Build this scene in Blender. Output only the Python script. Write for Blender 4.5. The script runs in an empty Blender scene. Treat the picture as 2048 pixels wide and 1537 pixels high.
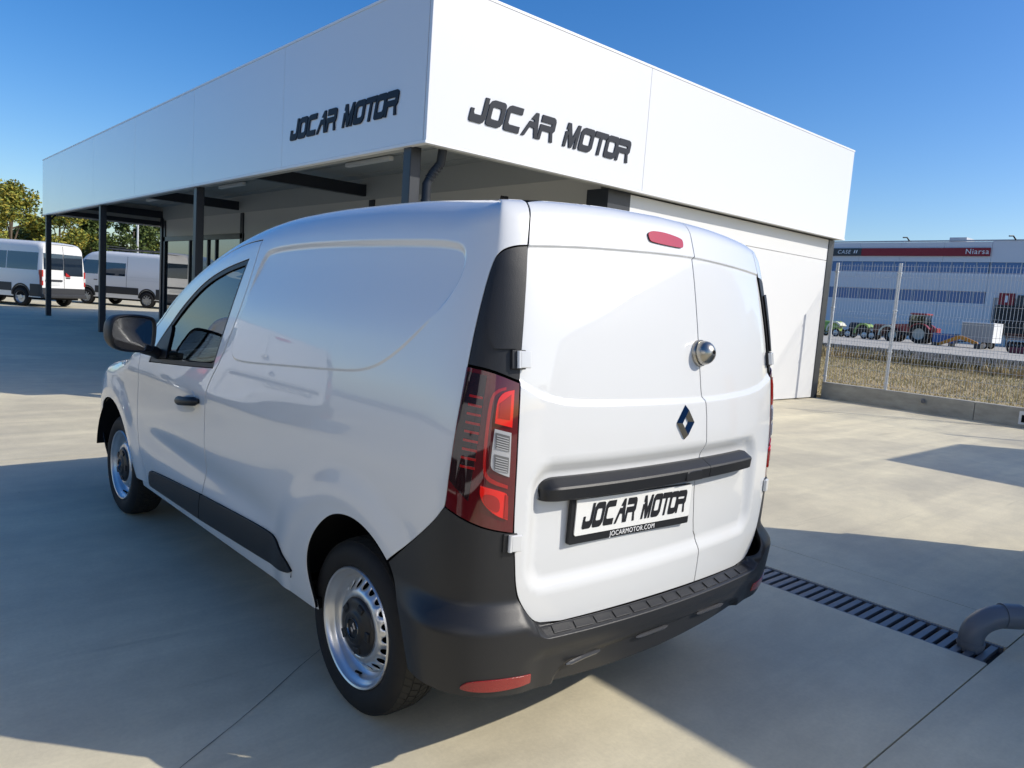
import bpy, bmesh, math, random
import numpy as np
from mathutils import Vector, Matrix
from mathutils.geometry import delaunay_2d_cdt
random.seed(7)
SC=bpy.context.scene
COL=SC.collection
# ------------------------------------------------------------------ camera
cam_d=bpy.data.cameras.new('camera'); cam=bpy.data.objects.new('camera',cam_d); COL.objects.link(cam)
cam_d.sensor_fit='HORIZONTAL'; cam_d.sensor_width=36.0; cam_d.lens=1492.46/2048*36
cam_d.clip_start=.05; cam_d.clip_end=6000
_r=Vector((.74746,-.66053,.0700)); _d=Vector((-.0220,-.1300,-.9913)); _f=Vector((.6638,.7395,-.1117))
_f.normalize(); _r=(_r-_f*_r.dot(_f)).normalized(); _u=_r.cross(_f)
cam.matrix_world=Matrix(((_r.x,_u.x,-_f.x,0),(_r.y,_u.y,-_f.y,0),(_r.z,_u.z,-_f.z,1.515),(0,0,0,1)))
SC.camera=cam
# ------------------------------------------------------------------ daylight
SUN_EL=math.radians(33.9)
SUN_AZ=(.662,-.750)                       # horizontal direction towards the sun
w=bpy.data.worlds.new('World'); SC.world=w; w.use_nodes=True
nt=w.node_tree; bg=nt.nodes['Background']
sky=nt.nodes.new('ShaderNodeTexSky'); sky.sky_type='NISHITA'; sky.sun_disc=False
sky.sun_elevation=SUN_EL; sky.sun_rotation=math.atan2(SUN_AZ[0],SUN_AZ[1])
sky.altitude=300; sky.air_density=1.0; sky.dust_density=1.4; sky.ozone_density=3.0
hs=nt.nodes.new('ShaderNodeHueSaturation'); hs.inputs['Saturation'].default_value=1.38; hs.inputs['Hue'].default_value=.508
nt.links.new(sky.outputs[0],hs.inputs['Color']); nt.links.new(hs.outputs[0],bg.inputs[0]); bg.inputs[1].default_value=.15
sun_d=bpy.data.lights.new('sun','SUN'); sun_d.energy=4.0; sun_d.angle=math.radians(.53); sun_d.color=(1,.945,.85)
sun=bpy.data.objects.new('sun',sun_d); COL.objects.link(sun)
_l=math.hypot(*SUN_AZ)
_sd=Vector((SUN_AZ[0]/_l*math.cos(SUN_EL),SUN_AZ[1]/_l*math.cos(SUN_EL),math.sin(SUN_EL)))
sun.rotation_euler=_sd.to_track_quat('Z','Y').to_euler(); sun.location=(20,-20,30)
SC.view_settings.view_transform='Standard'; SC.view_settings.look='None'
SC.view_settings.exposure=.12; SC.view_settings.gamma=1.0; SC.view_settings.use_curve_mapping=False
SC.cycles.max_bounces=8; SC.cycles.diffuse_bounces=4; SC.cycles.glossy_bounces=5; SC.cycles.transmission_bounces=6
SC.cycles.transparent_max_bounces=8; SC.cycles.sample_clamp_indirect=8
SC.cycles.use_denoising=True
# ------------------------------------------------------------------ materials
MATS={}
def mat(name,color,rough=.5,metal=0.,coat=0.,spec=.5,ior=1.45,trans=0.,emit=None,coat_rough=.03):
    m=bpy.data.materials.new(name); m.use_nodes=True
    b=m.node_tree.nodes['Principled BSDF']
    b.inputs['Base Color'].default_value=(*color,1); b.inputs['Roughness'].default_value=rough
    b.inputs['Metallic'].default_value=metal; b.inputs['Coat Weight'].default_value=coat
    b.inputs['Coat Roughness'].default_value=coat_rough
    b.inputs['Specular IOR Level'].default_value=spec; b.inputs['IOR'].default_value=ior
    b.inputs['Transmission Weight'].default_value=trans
    MATS[name]=m; return m
def nodes(m):
    n=m.node_tree; return n,n.nodes['Principled BSDF']
def add_noise(m,scale,amount,c2=None,detail=6,coord='Object',stretch=None,rough_amt=0,rough=.55):
    # colour varies between the base colour and c2 (or darker) by noise
    n,b=nodes(m); base=tuple(b.inputs['Base Color'].default_value[:3])
    tc=n.nodes.new('ShaderNodeTexCoord'); src=tc.outputs[coord]
    if stretch:
        mp=n.nodes.new('ShaderNodeMapping'); mp.inputs['Scale'].default_value=stretch
        if len(stretch)>3: pass
        n.links.new(src,mp.inputs[0]); src=mp.outputs[0]
    no=n.nodes.new('ShaderNodeTexNoise'); no.inputs['Scale'].default_value=scale; no.inputs['Detail'].default_value=detail; no.inputs['Roughness'].default_value=rough
    n.links.new(src,no.inputs['Vector'])
    rp=n.nodes.new('ShaderNodeValToRGB')
    c2=c2 or tuple(c*(1-amount) for c in base)
    rp.color_ramp.elements[0].position=.3; rp.color_ramp.elements[0].color=(*c2,1)
    rp.color_ramp.elements[1].position=.7; rp.color_ramp.elements[1].color=(*base,1)
    n.links.new(no.outputs['Fac'],rp.inputs[0]); n.links.new(rp.outputs[0],b.inputs['Base Color'])
    if rough_amt:
        mr=n.nodes.new('ShaderNodeMapRange'); r=b.inputs['Roughness'].default_value
        mr.inputs[3].default_value=r-rough_amt; mr.inputs[4].default_value=r+rough_amt
        n.links.new(no.outputs['Fac'],mr.inputs[0]); n.links.new(mr.outputs[0],b.inputs['Roughness'])
    return no
def add_bump(m,scale,strength,dist=.01,detail=3,coord='Object',stretch=None):
    n,b=nodes(m); tc=n.nodes.new('ShaderNodeTexCoord'); src=tc.outputs[coord]
    if stretch:
        mp=n.nodes.new('ShaderNodeMapping'); mp.inputs['Scale'].default_value=stretch
        n.links.new(src,mp.inputs[0]); src=mp.outputs[0]
    no=n.nodes.new('ShaderNodeTexNoise'); no.inputs['Scale'].default_value=scale; no.inputs['Detail'].default_value=detail
    n.links.new(src,no.inputs['Vector'])
    bp=n.nodes.new('ShaderNodeBump'); bp.inputs['Strength'].default_value=strength; bp.inputs['Distance'].default_value=dist
    n.links.new(no.outputs['Fac'],bp.inputs['Height']); n.links.new(bp.outputs[0],b.inputs['Normal'])
def M(k): return MATS[k]
mat('van_white',(.67,.675,.665),.26,coat=1.0,coat_rough=.012)
mat('bg_white',(.74,.74,.73),.3,coat=.6)
m=mat('black_plastic',(.013,.0135,.015),.46); add_bump(m,420,.25,.002,2)
m=mat('bumper_plastic',(.019,.0195,.021),.42); add_bump(m,500,.18,.002,2)
mat('gap_black',(.006,.006,.006),.8,spec=.1)
mat('liner_black',(.010,.010,.011),.85,spec=.2)
mat('lamp_dark_red',(.10,.005,.008),.05,coat=1.0)
mat('lamp_dark',(.020,.006,.008),.05,coat=1.0)
mat('lamp_red',(.36,.008,.008),.08,coat=1.0)
mat('lamp_red_bright',(.78,.014,.010),.06,coat=1.0)
mat('lamp_amber',(.75,.12,.02),.08,coat=1.0)
mat('lamp_clear',(.42,.42,.42),.10,coat=1.0)
mat('lamp_clear_dark',(.13,.13,.13),.10,coat=1.0)
mat('brake_red',(.42,.008,.02),.08,coat=1.0)
m=mat('reflector_red',(.26,.016,.014),.22,coat=.6); add_bump(m,300,.3,.002,0)
mat('chrome',(.15,.155,.165),.16,metal=1.0)
mat('slot_highlight',(.055,.056,.06),.22,coat=.4)  # paler than the bumper, sun highlights on the slot lips put into the colour
mat('steel_dome',(.42,.40,.35),.28,metal=1.0)
m=mat('rim_silver',(.66,.67,.68),.30,metal=.75,coat=.4); add_noise(m,9,.16,detail=4)
m=mat('tyre',(.013,.013,.014),.72,spec=.35); add_noise(m,14,.4,c2=(.020,.019,.018))
mat('tread',(.035,.034,.031),.85,spec=.2)
mat('groove',(.006,.006,.006),.9,spec=.1)
mat('hubcap',(.016,.016,.017),.40)
mat('mirror_glass',(.75,.77,.8),.02,metal=1.0)
mat('car_glass',(.012,.016,.018),.015,spec=.8,ior=1.55,coat=1.0)
mat('plate_white',(.74,.74,.71),.38)
mat('ink_black',(.014,.014,.016),.45)
mat('ink_white',(.8,.8,.8),.5)
mat('seat_dark',(.03,.03,.033),.9)
def clear_glass(name,tint=(1,1,1),rough=0.0):
    m=bpy.data.materials.new(name); m.use_nodes=True; n=m.node_tree; n.nodes.clear()
    o=n.nodes.new('ShaderNodeOutputMaterial'); mx=n.nodes.new('ShaderNodeMixShader'); tr=n.nodes.new('ShaderNodeBsdfTransparent'); gl=n.nodes.new('ShaderNodeBsdfGlossy'); fr=n.nodes.new('ShaderNodeFresnel')
    tr.inputs[0].default_value=(*tint,1); gl.inputs['Roughness'].default_value=rough; fr.inputs['IOR'].default_value=1.9
    n.links.new(fr.outputs[0],mx.inputs[0]); n.links.new(tr.outputs[0],mx.inputs[1]); n.links.new(gl.outputs[0],mx.inputs[2]); n.links.new(mx.outputs[0],o.inputs[0])
    MATS[name]=m; return m
clear_glass('window_tint',(.46,.52,.54))
# ------------------------------------------------------------------ mesh helpers
def link(name,me,material=None,parent=None,loc=None,rot=None):
    o=bpy.data.objects.new(name,me); COL.objects.link(o)
    if material is not None and me is not None: 
        if isinstance(material,str): material=M(material)
        if len(me.materials)==0: me.materials.append(material)
    if parent is not None: o.parent=parent
    if loc is not None: o.location=loc
    if rot is not None: o.rotation_euler=rot
    return o
def tag(o,label=None,cat=None,group=None,kind=None):
    if label: o['label']=label
    if cat: o['category']=cat
    if group: o['group']=group
    if kind: o['kind']=kind
    return o
def thing(name,label,cat,loc=(0,0,0),rz=0.,group=None):
    o=bpy.data.objects.new(name,None); COL.objects.link(o); o.location=loc; o.rotation_euler=(0,0,rz)
    o.empty_display_size=.2
    return tag(o,label,cat,group)
def copy_tree(o,parent=None):
    c=o.copy(); COL.objects.link(c)
    if parent is not None: c.parent=parent
    for ch in list(o.children): copy_tree(ch,c)
    return c
def mesh(name,verts,faces,smooth=False):
    me=bpy.data.meshes.new(name); me.from_pydata([tuple(v) for v in verts],[],[tuple(f) for f in faces]); me.validate(verbose=False)
    if smooth: me.shade_smooth()
    me.update(); return me
class MB:
    def __init__(s): s.v=[]; s.f=[]
    def add(s,vs,fs):
        k=len(s.v); s.v+=[tuple(v) for v in vs]; s.f+=[tuple(i+k for i in f) for f in fs]; return s
    def box(s,x0,x1,y0,y1,z0,z1,mtx=None):
        vs=[(x0,y0,z0),(x1,y0,z0),(x1,y1,z0),(x0,y1,z0),(x0,y0,z1),(x1,y0,z1),(x1,y1,z1),(x0,y1,z1)]
        if mtx is not None: vs=[tuple(mtx@Vector(v)) for v in vs]
        return s.add(vs,[(0,3,2,1),(4,5,6,7),(0,1,5,4),(1,2,6,5),(2,3,7,6),(3,0,4,7)])
    def tube(s,pts,r,n=8,cap=True):
        pts=[Vector(p) for p in pts]; rs=r if isinstance(r,(list,tuple)) else [r]*len(pts)
        rings=[]; up=None
        for i,p in enumerate(pts):
            t=(pts[min(i+1,len(pts)-1)]-pts[max(i-1,0)]).normalized()
            if up is None: up=Vector((0,0,1)) if abs(t.z)<.9 else Vector((1,0,0))
            a=t.cross(up).normalized(); b=a.cross(t).normalized(); up=b
            rings.append([p+(a*math.cos(2*math.pi*k/n)+b*math.sin(2*math.pi*k/n))*rs[i] for k in range(n)])
        vs=[v for R in rings for v in R]; fs=[]
        for i in range(len(pts)-1):
            for k in range(n): fs.append((i*n+k,i*n+(k+1)%n,(i+1)*n+(k+1)%n,(i+1)*n+k))
        if cap: fs.append(tuple(range(n-1,-1,-1))); fs.append(tuple((len(pts)-1)*n+k for k in range(n)))
        return s.add(vs,fs)
    def lathe(s,prof,n=32,axis='x',c=(0,0,0),close=False):
        # prof: (a, r) along axis
        vs=[]; fs=[]
        for a,r in prof:
            for k in range(n):
                t=2*math.pi*k/n; p,q=r*math.cos(t),r*math.sin(t)
                v={'x':(a,p,q),'y':(q,a,p),'z':(p,q,a)}[axis]; vs.append((v[0]+c[0],v[1]+c[1],v[2]+c[2]))
        L=len(prof)
        for i in range(L-1 if not close else L):
            j=(i+1)%L
            for k in range(n): fs.append((i*n+k,i*n+(k+1)%n,j*n+(k+1)%n,j*n+k))
        return s.add(vs,fs)
    def prism(s,poly,axis,a,b):
        # poly 2D extruded along axis between a and b; axis 'x': poly=(y,z), 'y': (x,z), 'z': (x,y)
        n=len(poly)
        def mk(p,h): return {'x':(h,p[0],p[1]),'y':(p[0],h,p[1]),'z':(p[0],p[1],h)}[axis]
        vs=[mk(p,a) for p in poly]+[mk(p,b) for p in poly]
        fs=[tuple(range(n-1,-1,-1)),tuple(range(n,2*n))]+[(i,(i+1)%n,n+(i+1)%n,n+i) for i in range(n)]
        return s.add(vs,fs)
    def build(s,name,material,parent=None,smooth=False,bevel=0,seg=2,loc=None,rot=None,angle=None):
        me=mesh(name,s.v,s.f)
        bm=bmesh.new(); bm.from_mesh(me); bmesh.ops.recalc_face_normals(bm,faces=bm.faces[:])
        if bevel: bmesh.ops.bevel(bm,geom=[e for e in bm.edges if e.calc_face_angle(0)>.5],offset=bevel,segments=seg,profile=.5,affect='EDGES',clamp_overlap=True)
        bm.to_mesh(me); bm.free()
        if bevel:
            me.shade_smooth(); W_=[Vector() for _ in me.vertices]
            for p in me.polygons:
                for vi in p.vertices: W_[vi]+=p.normal*p.area
            me.normals_split_custom_set_from_vertices([tuple(v.normalized()) if v.length>1e-12 else (0,0,1) for v in W_])
        elif smooth:
            me.shade_smooth()
            me.set_sharp_from_angle(angle=angle if angle is not None else math.radians(38))
        me.update()
        return link(name,me,material,parent,loc,rot)
def bx(name,x0,x1,y0,y1,z0,z1,material,parent=None,bevel=0,**k):
    return MB().box(x0,x1,y0,y1,z0,z1).build(name,material,parent,bevel=bevel,**k)
# 2D helpers
def chaikin(pts,it=2,closed=True):
    # points (u,t) are rounded, points (u,t,1) stay sharp corners
    P=[(p[0],p[1],len(p)>2 and p[2]) for p in pts]
    for _ in range(it):
        out=[]; n=len(P)
        for i in range(n):
            p=P[i]
            if p[2] or (not closed and i in(0,n-1)): out.append(p); continue
            a=P[i-1]; b=P[(i+1)%n]
            out.append((p[0]*.75+a[0]*.25,p[1]*.75+a[1]*.25,False)); out.append((p[0]*.75+b[0]*.25,p[1]*.75+b[1]*.25,False))
        P=out
    return [(p[0],p[1]) for p in P]
def resample(loop,step):
    out=[]; n=len(loop)
    for i in range(n):
        a=loop[i]; b=loop[(i+1)%n]; L=math.hypot(b[0]-a[0],b[1]-a[1]); k=max(1,int(math.ceil(L/step)))
        if L<1e-6: continue
        for j in range(k): out.append((a[0]+(b[0]-a[0])*j/k,a[1]+(b[1]-a[1])*j/k))
    return out
def area(loop):
    return .5*sum(loop[i][0]*loop[(i+1)%len(loop)][1]-loop[(i+1)%len(loop)][0]*loop[i][1] for i in range(len(loop)))
def inset(loop,d):
    # move every vertex inwards by d (loop ccw -> inside on the left)
    if area(loop)<0: loop=loop[::-1]
    n=len(loop); out=[]
    for i in range(n):
        a=loop[i-1]; p=loop[i]; b=loop[(i+1)%n]
        e1=(p[0]-a[0],p[1]-a[1]); e2=(b[0]-p[0],b[1]-p[1]); l1=math.hypot(*e1) or 1; l2=math.hypot(*e2) or 1
        n1=(-e1[1]/l1,e1[0]/l1); n2=(-e2[1]/l2,e2[0]/l2); m=(n1[0]+n2[0],n1[1]+n2[1]); q=m[0]**2+m[1]**2
        k=min(2/q if q>1e-6 else 1,2.5)
        out.append((p[0]+m[0]*d*k*1.0,p[1]+m[1]*d*k*1.0) if q>1e-6 else p)
    return out
def pip(loop,X,Y):
    inside=np.zeros(X.shape,bool); n=len(loop)
    for i in range(n):
        x0,y0=loop[i]; x1,y1=loop[(i+1)%n]
        c=((y0>Y)!=(y1>Y))
        if y1!=y0: inside^=c&(X<(x1-x0)*(Y-y0)/(y1-y0)+x0)
    return inside
def bdist(loop,X,Y):
    d=np.full(X.shape,1e9); n=len(loop)
    for i in range(n):
        x0,y0=loop[i]; x1,y1=loop[(i+1)%n]; dx,dy=x1-x0,y1-y0; L=dx*dx+dy*dy
        if L<1e-12: continue
        s=np.clip(((X-x0)*dx+(Y-y0)*dy)/L,0,1); d=np.minimum(d,(X-x0-s*dx)**2+(Y-y0-s*dy)**2)
    return np.sqrt(d)
def fill2d(loops,step,extra=()):
    # constrained triangulation of an outline with holes and an interior grid
    xs=[p[0] for p in loops[0]]; ys=[p[1] for p in loops[0]]
    pts=[];edges=[]
    for lp in loops:
        k=len(pts); pts+=lp; edges+=[(k+i,k+(i+1)%len(lp)) for i in range(len(lp))]
    nb=len(pts)
    if step:
        gx=np.arange(min(xs)+step*.5,max(xs),step); gy=np.arange(min(ys)+step*.5,max(ys),step*.94)
        if len(gx) and len(gy):
            X,Y=np.meshgrid(gx,gy); X=X.copy(); X[1::2]+=step*.5; X=X.ravel(); Y=Y.ravel()
            ok=pip(loops[0],X,Y)
            for h in loops[1:]: ok&=~pip(h,X,Y)
            X,Y=X[ok],Y[ok]
            if len(X):
                d=bdist(loops[0],X,Y)
                for h in loops[1:]: d=np.minimum(d,bdist(h,X,Y))
                ok=d>step*.42; pts+=list(zip(X[ok].tolist(),Y[ok].tolist()))
    if len(extra):
        ex=np.array(extra); ok=pip(loops[0],ex[:,0],ex[:,1])
        for h in loops[1:]: ok&=~pip(h,ex[:,0],ex[:,1])
        ex=ex[ok]; d=bdist(loops[0],ex[:,0],ex[:,1]); ok=d>.0015; pts+=[tuple(p) for p in ex[ok].tolist()]
    r=delaunay_2d_cdt([Vector(p) for p in pts],edges,[],0,1e-6)
    V=[(v.x,v.y) for v in r[0]]; F=[tuple(f) for f in r[2]]
    cx=np.array([(V[f[0]][0]+V[f[1]][0]+V[f[2]][0])/3 for f in F]); cy=np.array([(V[f[0]][1]+V[f[1]][1]+V[f[2]][1])/3 for f in F])
    ok=pip(loops[0],cx,cy)
    for h in loops[1:]: ok&=~pip(h,cx,cy)
    F=[f for f,o in zip(F,ok) if o]
    return V,F
def plate2d(name,loops,thick,material,parent,to3d,step=None):
    # flat cut-out (outline + holes) with thickness; to3d(x,y,h) maps to space
    loops=[l if area(l)>0 else l[::-1] for l in loops]
    V,F=fill2d(loops,step)
    n=len(V); vs=[to3d(x,y,thick) for x,y in V]; fs=[f if area([V[i] for i in f])>0 else f[::-1] for f in F]
    cnt={}
    for f in fs:
        for a,b in zip(f,f[1:]+f[:1]): cnt[(a,b)]=1
    bd=[(a,b) for (a,b) in cnt if (b,a) not in cnt]
    vs+=[to3d(x,y,0) for x,y in V]
    fs2=list(fs)+[(b,a,a+n,b+n) for a,b in bd]
    me=mesh(name,vs,fs2)
    return link(name,me,material,parent)
# ------------------------------------------------------------------ the van body surface
# van body surface (van frame: x right, y forward, z up, origin on the ground under the rear axle)
def interp(tab, v):
    # smooth monotone-ish cubic (Catmull-Rom on irregular knots)
    n=len(tab)
    if v<=tab[0][0]: return tab[0][1]
    if v>=tab[-1][0]: return tab[-1][1]
    for i in range(n-1):
        if v<=tab[i+1][0]: break
    x0,y0=tab[i]; x1,y1=tab[i+1]; h=x1-x0; d=(y1-y0)/h
    def sl(k):
        if k<=0 or k>=n-1: return None
        a=(tab[k][1]-tab[k-1][1])/(tab[k][0]-tab[k-1][0]); b=(tab[k+1][1]-tab[k][1])/(tab[k+1][0]-tab[k][0])
        if a*b<=0: return 0.0
        return 2*a*b/(a+b)
    m0=sl(i); m1=sl(i+1)
    if m0 is None: m0=d
    if m1 is None: m1=d
    s=(v-x0)/h
    return (2*s**3-3*s*s+1)*y0+(s**3-2*s*s+s)*h*m0+(-2*s**3+3*s*s)*y1+(s**3-s*s)*h*m1
def sstep(a,b,v):
    s=(v-a)/(b-a); s=0.0 if s<0 else 1.0 if s>1 else s
    return s*s*(3-2*s)
HALF_W=.886
W_TAB=[(.15,.800),(.28,.838),(.36,.856),(.45,.869),(.60,.882),(.75,.886),(.95,.886),(1.08,.880),(1.2,.866),(1.4,.832),(1.55,.802),(1.68,.772),(1.80,.744),(1.9,.72)]
R_TAB=[(.15,-.60),(.30,-.690),(.45,-.722),(.6,-.737),(.8,-.745),(1.0,-.742),(1.2,-.730),(1.4,-.704),(1.55,-.676),(1.68,-.646),(1.82,-.605),(1.9,-.58)]
F_TAB=[(.15,3.52),(.3,3.60),(.5,3.65),(.7,3.65),(.85,3.61),(.95,3.55),(1.1,3.45)]
# roofline / A-pillar / bonnet edge seen from the side, over y
TOP_TAB=[(-.8,1.79),(-.55,1.81),(-.3,1.828),(0,1.838),(.4,1.833),(.77,1.815),(1.03,1.784),(1.3,1.725),(1.6,1.628),(1.85,1.525),(2.05,1.415),(2.2,1.305),(2.35,1.17),(2.45,1.08),(2.6,1.015),(2.85,.975),(3.1,.935),(3.3,.885),(3.45,.835),(3.6,.76),(3.7,.70)]
RAD_TAB=[(-.8,.06),(-.5,.10),(-.3,.125),(1.0,.125),(1.6,.10),(2.2,.085),(2.5,.09),(2.8,.10),(3.4,.10),(3.7,.06)]
def _plan():
    pts=[]
    N=40
    for i in range(N+1):
        x=.66*i/N; pts.append((-x,-.745+.042*(x/.70)**2+.012*(x/.7)**4))
    x0,y0=pts[-1]
    # corner: superellipse from (x0,y0) to (-HALF_W, ye)
    sl=-(2*.042*.66/.49+4*.012*.66**3/.2401) # dy/dx at end (x negative going left -> y grows)
    ye=-.40
    # cubic bezier corner
    P0=(x0,y0); k=.78
    P3=(-HALF_W,ye); P1=(x0-(HALF_W-.66)*k, y0-sl*(HALF_W-.66)*k); P2=(-HALF_W,ye-(ye-y0)*.92*k)
    M=60
    for i in range(1,M+1):
        t=i/M; a=(1-t)**3; b=3*(1-t)**2*t; c=3*(1-t)*t*t; d=t**3
        pts.append((a*P0[0]+b*P1[0]+c*P2[0]+d*P3[0],a*P0[1]+b*P1[1]+c*P2[1]+d*P3[1]))
    y=ye
    side=[(-.40,0),(0,0),(1.2,0),(2.3,0),(2.8,.008),(3.0,.02),(3.1,.035),(3.25,.065),(3.38,.105),(3.46,.145)]
    while y<3.44:
        y+=.02; pts.append((-(HALF_W-interp(side,y)),y))
    xx,yy=pts[-1]
    P0=(xx,yy);P3=(0,3.65)
    P1=(xx+.10,yy+.17);P2=(-.45,3.65)
    for i in range(1,M+1):
        t=i/M; a=(1-t)**3; b=3*(1-t)**2*t; c=3*(1-t)*t*t; d=t**3
        pts.append((a*P0[0]+b*P1[0]+c*P2[0]+d*P3[0],a*P0[1]+b*P1[1]+c*P2[1]+d*P3[1]))
    s=[0.0]
    for i in range(1,len(pts)):
        s.append(s[-1]+math.hypot(pts[i][0]-pts[i-1][0],pts[i][1]-pts[i-1][1]))
    return pts,s
_PL,_PS=_plan()
# smooth normals on the outline
def _plnorm():
    nn=[]
    n=len(_PL)
    for i in range(n):
        a=_PL[max(0,i-2)]; b=_PL[min(n-1,i+2)]
        tx,ty=b[0]-a[0],b[1]-a[1]
        if i==0 or i==n-1: ty=0.0
        l=math.hypot(tx,ty); nn.append((-ty/l,tx/l))
    # outward: at rear centre travelling -x, outward is -y
    return nn
_PN=_plnorm()
U_MAX=_PS[-1]
def plan(u):
    import bisect
    a=abs(u); i=min(max(bisect.bisect_right(_PS,a)-1,0),len(_PS)-2)
    f=(a-_PS[i])/(_PS[i+1]-_PS[i]); f=min(max(f,0.0),1.0)
    x=_PL[i][0]*(1-f)+_PL[i+1][0]*f; y=_PL[i][1]*(1-f)+_PL[i+1][1]*f
    nx=_PN[i][0]*(1-f)+_PN[i+1][0]*f; ny=_PN[i][1]*(1-f)+_PN[i+1][1]*f
    l=math.hypot(nx,ny); nx/=l; ny/=l
    if u<0: x=-x; nx=-nx
    return x,y,nx,ny
def u_of_y(y):  # left side
    import bisect
    lo,hi=.8,U_MAX-.7
    for _ in range(40):
        m=(lo+hi)/2
        if plan(m)[1]<y: lo=m
        else: hi=m
    return (lo+hi)/2
REAR_TOP=[(0,1.848),(.3,1.842),(.55,1.828),(.7,1.816),(.8,1.812)]
U_C=u_of_y(-.40)
def ztop(u):
    a=abs(u); x,y,nx,ny=plan(u)
    if y>0 or a>U_C: return interp(TOP_TAB,y)
    r=interp(REAR_TOP,abs(x)); s=interp(TOP_TAB,y)
    return r+(s-r)*sstep(.72,U_C,a)
def rtop(u):
    a=abs(u); x,y,nx,ny=plan(u)
    s=interp(RAD_TAB,y)
    if y>0: return s
    return .055+(s-.055)*sstep(.62,U_C+.08,a)
def z_of_t(u,t):
    zr=ztop(u); R=rtop(u); zb=zr-R
    if t<=zb: return t,0.0
    th=min((t-zb)/R,math.pi/2)
    return zb+R*math.sin(th),R*(1-math.cos(th))
def t_of_z(u,z):
    zr=ztop(u); R=rtop(u); zb=zr-R
    if z<=zb: return z
    return zb+R*math.asin(min((z-zb)/R,1.0))
def t_max(u):
    return ztop(u)-rtop(u)+rtop(u)*math.pi/2
def S(u,t,disp=None,off=0.0):
    x,y,nx,ny=plan(u)
    z,ins=z_of_t(u,t)
    ts=HALF_W-interp(W_TAB,z)
    if y>.9: ts+=.05*sstep(.9,2.4,y)*sstep(1.02,1.3,z)
    if y<1.0: tr=interp(R_TAB,z)+.745
    else: tr=3.65-interp(F_TAB,z)
    i=nx*nx*ts+ny*ny*tr+ins-off
    if disp: i-=disp(u,t,x,y,z)
    return (x-nx*i,y-ny*i,z)
# ------------------------------------------------------------------ van panels
class Raster:
    def __init__(s,loop,u0,u1,t0,t1,h=.004):
        s.u0,s.t0,s.h=u0,t0,h; s.nu=int((u1-u0)/h)+1; s.nt=int((t1-t0)/h)+1
        U,T=np.meshgrid(u0+h*np.arange(s.nu),t0+h*np.arange(s.nt),indexing='ij')
        d=bdist(loop,U.ravel(),T.ravel()); ins=pip(loop,U.ravel(),T.ravel())
        s.g=np.where(ins,-d,d).reshape(s.nu,s.nt)
    def __call__(s,u,t):
        a=(u-s.u0)/s.h; b=(t-s.t0)/s.h
        if a<0 or b<0 or a>=s.nu-1 or b>=s.nt-1: return 1.0
        i=int(a); j=int(b); a-=i; b-=j; g=s.g
        return float((g[i,j]*(1-a)+g[i+1,j]*a)*(1-b)+(g[i,j+1]*(1-a)+g[i+1,j+1]*a)*b)
def panel(name,loop,material,parent,holes=(),step=.03,disp=None,off=0.,depth=.012,gap=.0018,mirror=False,extra=(),it=2,bstep=None):
    bstep=bstep or step*.7
    L=[inset(resample(chaikin(loop,it),bstep),gap)]
    for h in holes:
        hl=resample(chaikin(h,it),bstep)
        L.append(inset(hl,-gap))
    V,F=fill2d(L,step,extra)
    sg=-1. if mirror else 1.
    e=.0015; pos=[];nor=[]
    for u,t in V:
        u*=sg
        p=S(u,t,disp,off); a=S(u+e,t,disp,off); b=S(u-e,t,disp,off)
        tm=t_max(u)
        t2=min(t,tm-.0001)
        c=S(u,min(t2+e,tm),disp,off); d=S(u,t2-e,disp,off)
        n=(Vector(c)-Vector(d)).cross(Vector(a)-Vector(b)); n.normalize()
        pos.append(Vector(p)); nor.append(n)
    fs=[]
    for f in F:
        A=area([V[i] for i in f]); ccw=A>0
        if mirror: ccw=not ccw
        fs.append(f[::-1] if ccw else f)
    cnt=set()
    for f in fs:
        for a,b in zip(f,f[1:]+f[:1]): cnt.add((a,b))
    vs=list(pos); ns=list(nor); blk=[]
    if depth:
        for (a,b) in list(cnt):
            if (b,a) in cnt: continue
            na=(pos[b]-pos[a]).cross(nor[a]); na.normalize()
            k=len(vs); e0=min(.003,depth*.5)
            vs+=[pos[a],pos[b],pos[b]-nor[b]*e0,pos[a]-nor[a]*e0,pos[b]-nor[b]*depth,pos[a]-nor[a]*depth]
            ns+=[(na+nor[a]*.9).normalized(),(na+nor[b]*.9).normalized(),na,na,na,na]; fs.append((k+1,k,k+3,k+2)); fs.append((k+2,k+3,k+5,k+4)); blk.append(len(fs)-1)
    me=bpy.data.meshes.new(name); me.from_pydata([tuple(v) for v in vs],[],fs); me.shade_smooth()
    me.normals_split_custom_set_from_vertices([tuple(n) for n in ns]); me.update()
    o=link(name,me,material,parent)
    if blk and depth>=.01:
        me.materials.append(M('gap_black'))
        for i in blk: me.polygons[i].material_index=1
    return o
Y0=U_C+.40                                   # u = y + Y0 along the straight side
def yz(pts): return [(p[0]+Y0,)+tuple(p[1:]) for p in pts]
DOOR_REAR=yz([(.985,1.70,1),(.995,1.556),(1.036,1.388),(1.142,1.151),(1.245,1.04),(1.277,.935),(1.281,.793),(1.27,.683),(1.298,.588),(1.318,.504),(1.365,.42),(1.388,.345,1)])
DOOR_TOP=yz([(1.15,1.688),(1.35,1.645),(1.6,1.568),(1.83,1.468),(2.02,1.352),(2.15,1.255),(2.27,1.13,1)])
DOOR_FRONT=yz([(2.255,.997),(2.268,.904),(2.277,.786),(2.279,.63),(2.262,.529),(2.22,.43),(2.15,.365),(2.10,.345,1)])
WIN=yz([(1.097,1.588,1),(1.165,1.36),(1.236,1.128,1),(1.6,1.098),(2.07,1.066,1),(2.015,1.175),(1.93,1.265),(1.76,1.376),(1.55,1.482),(1.31,1.55)])
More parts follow.
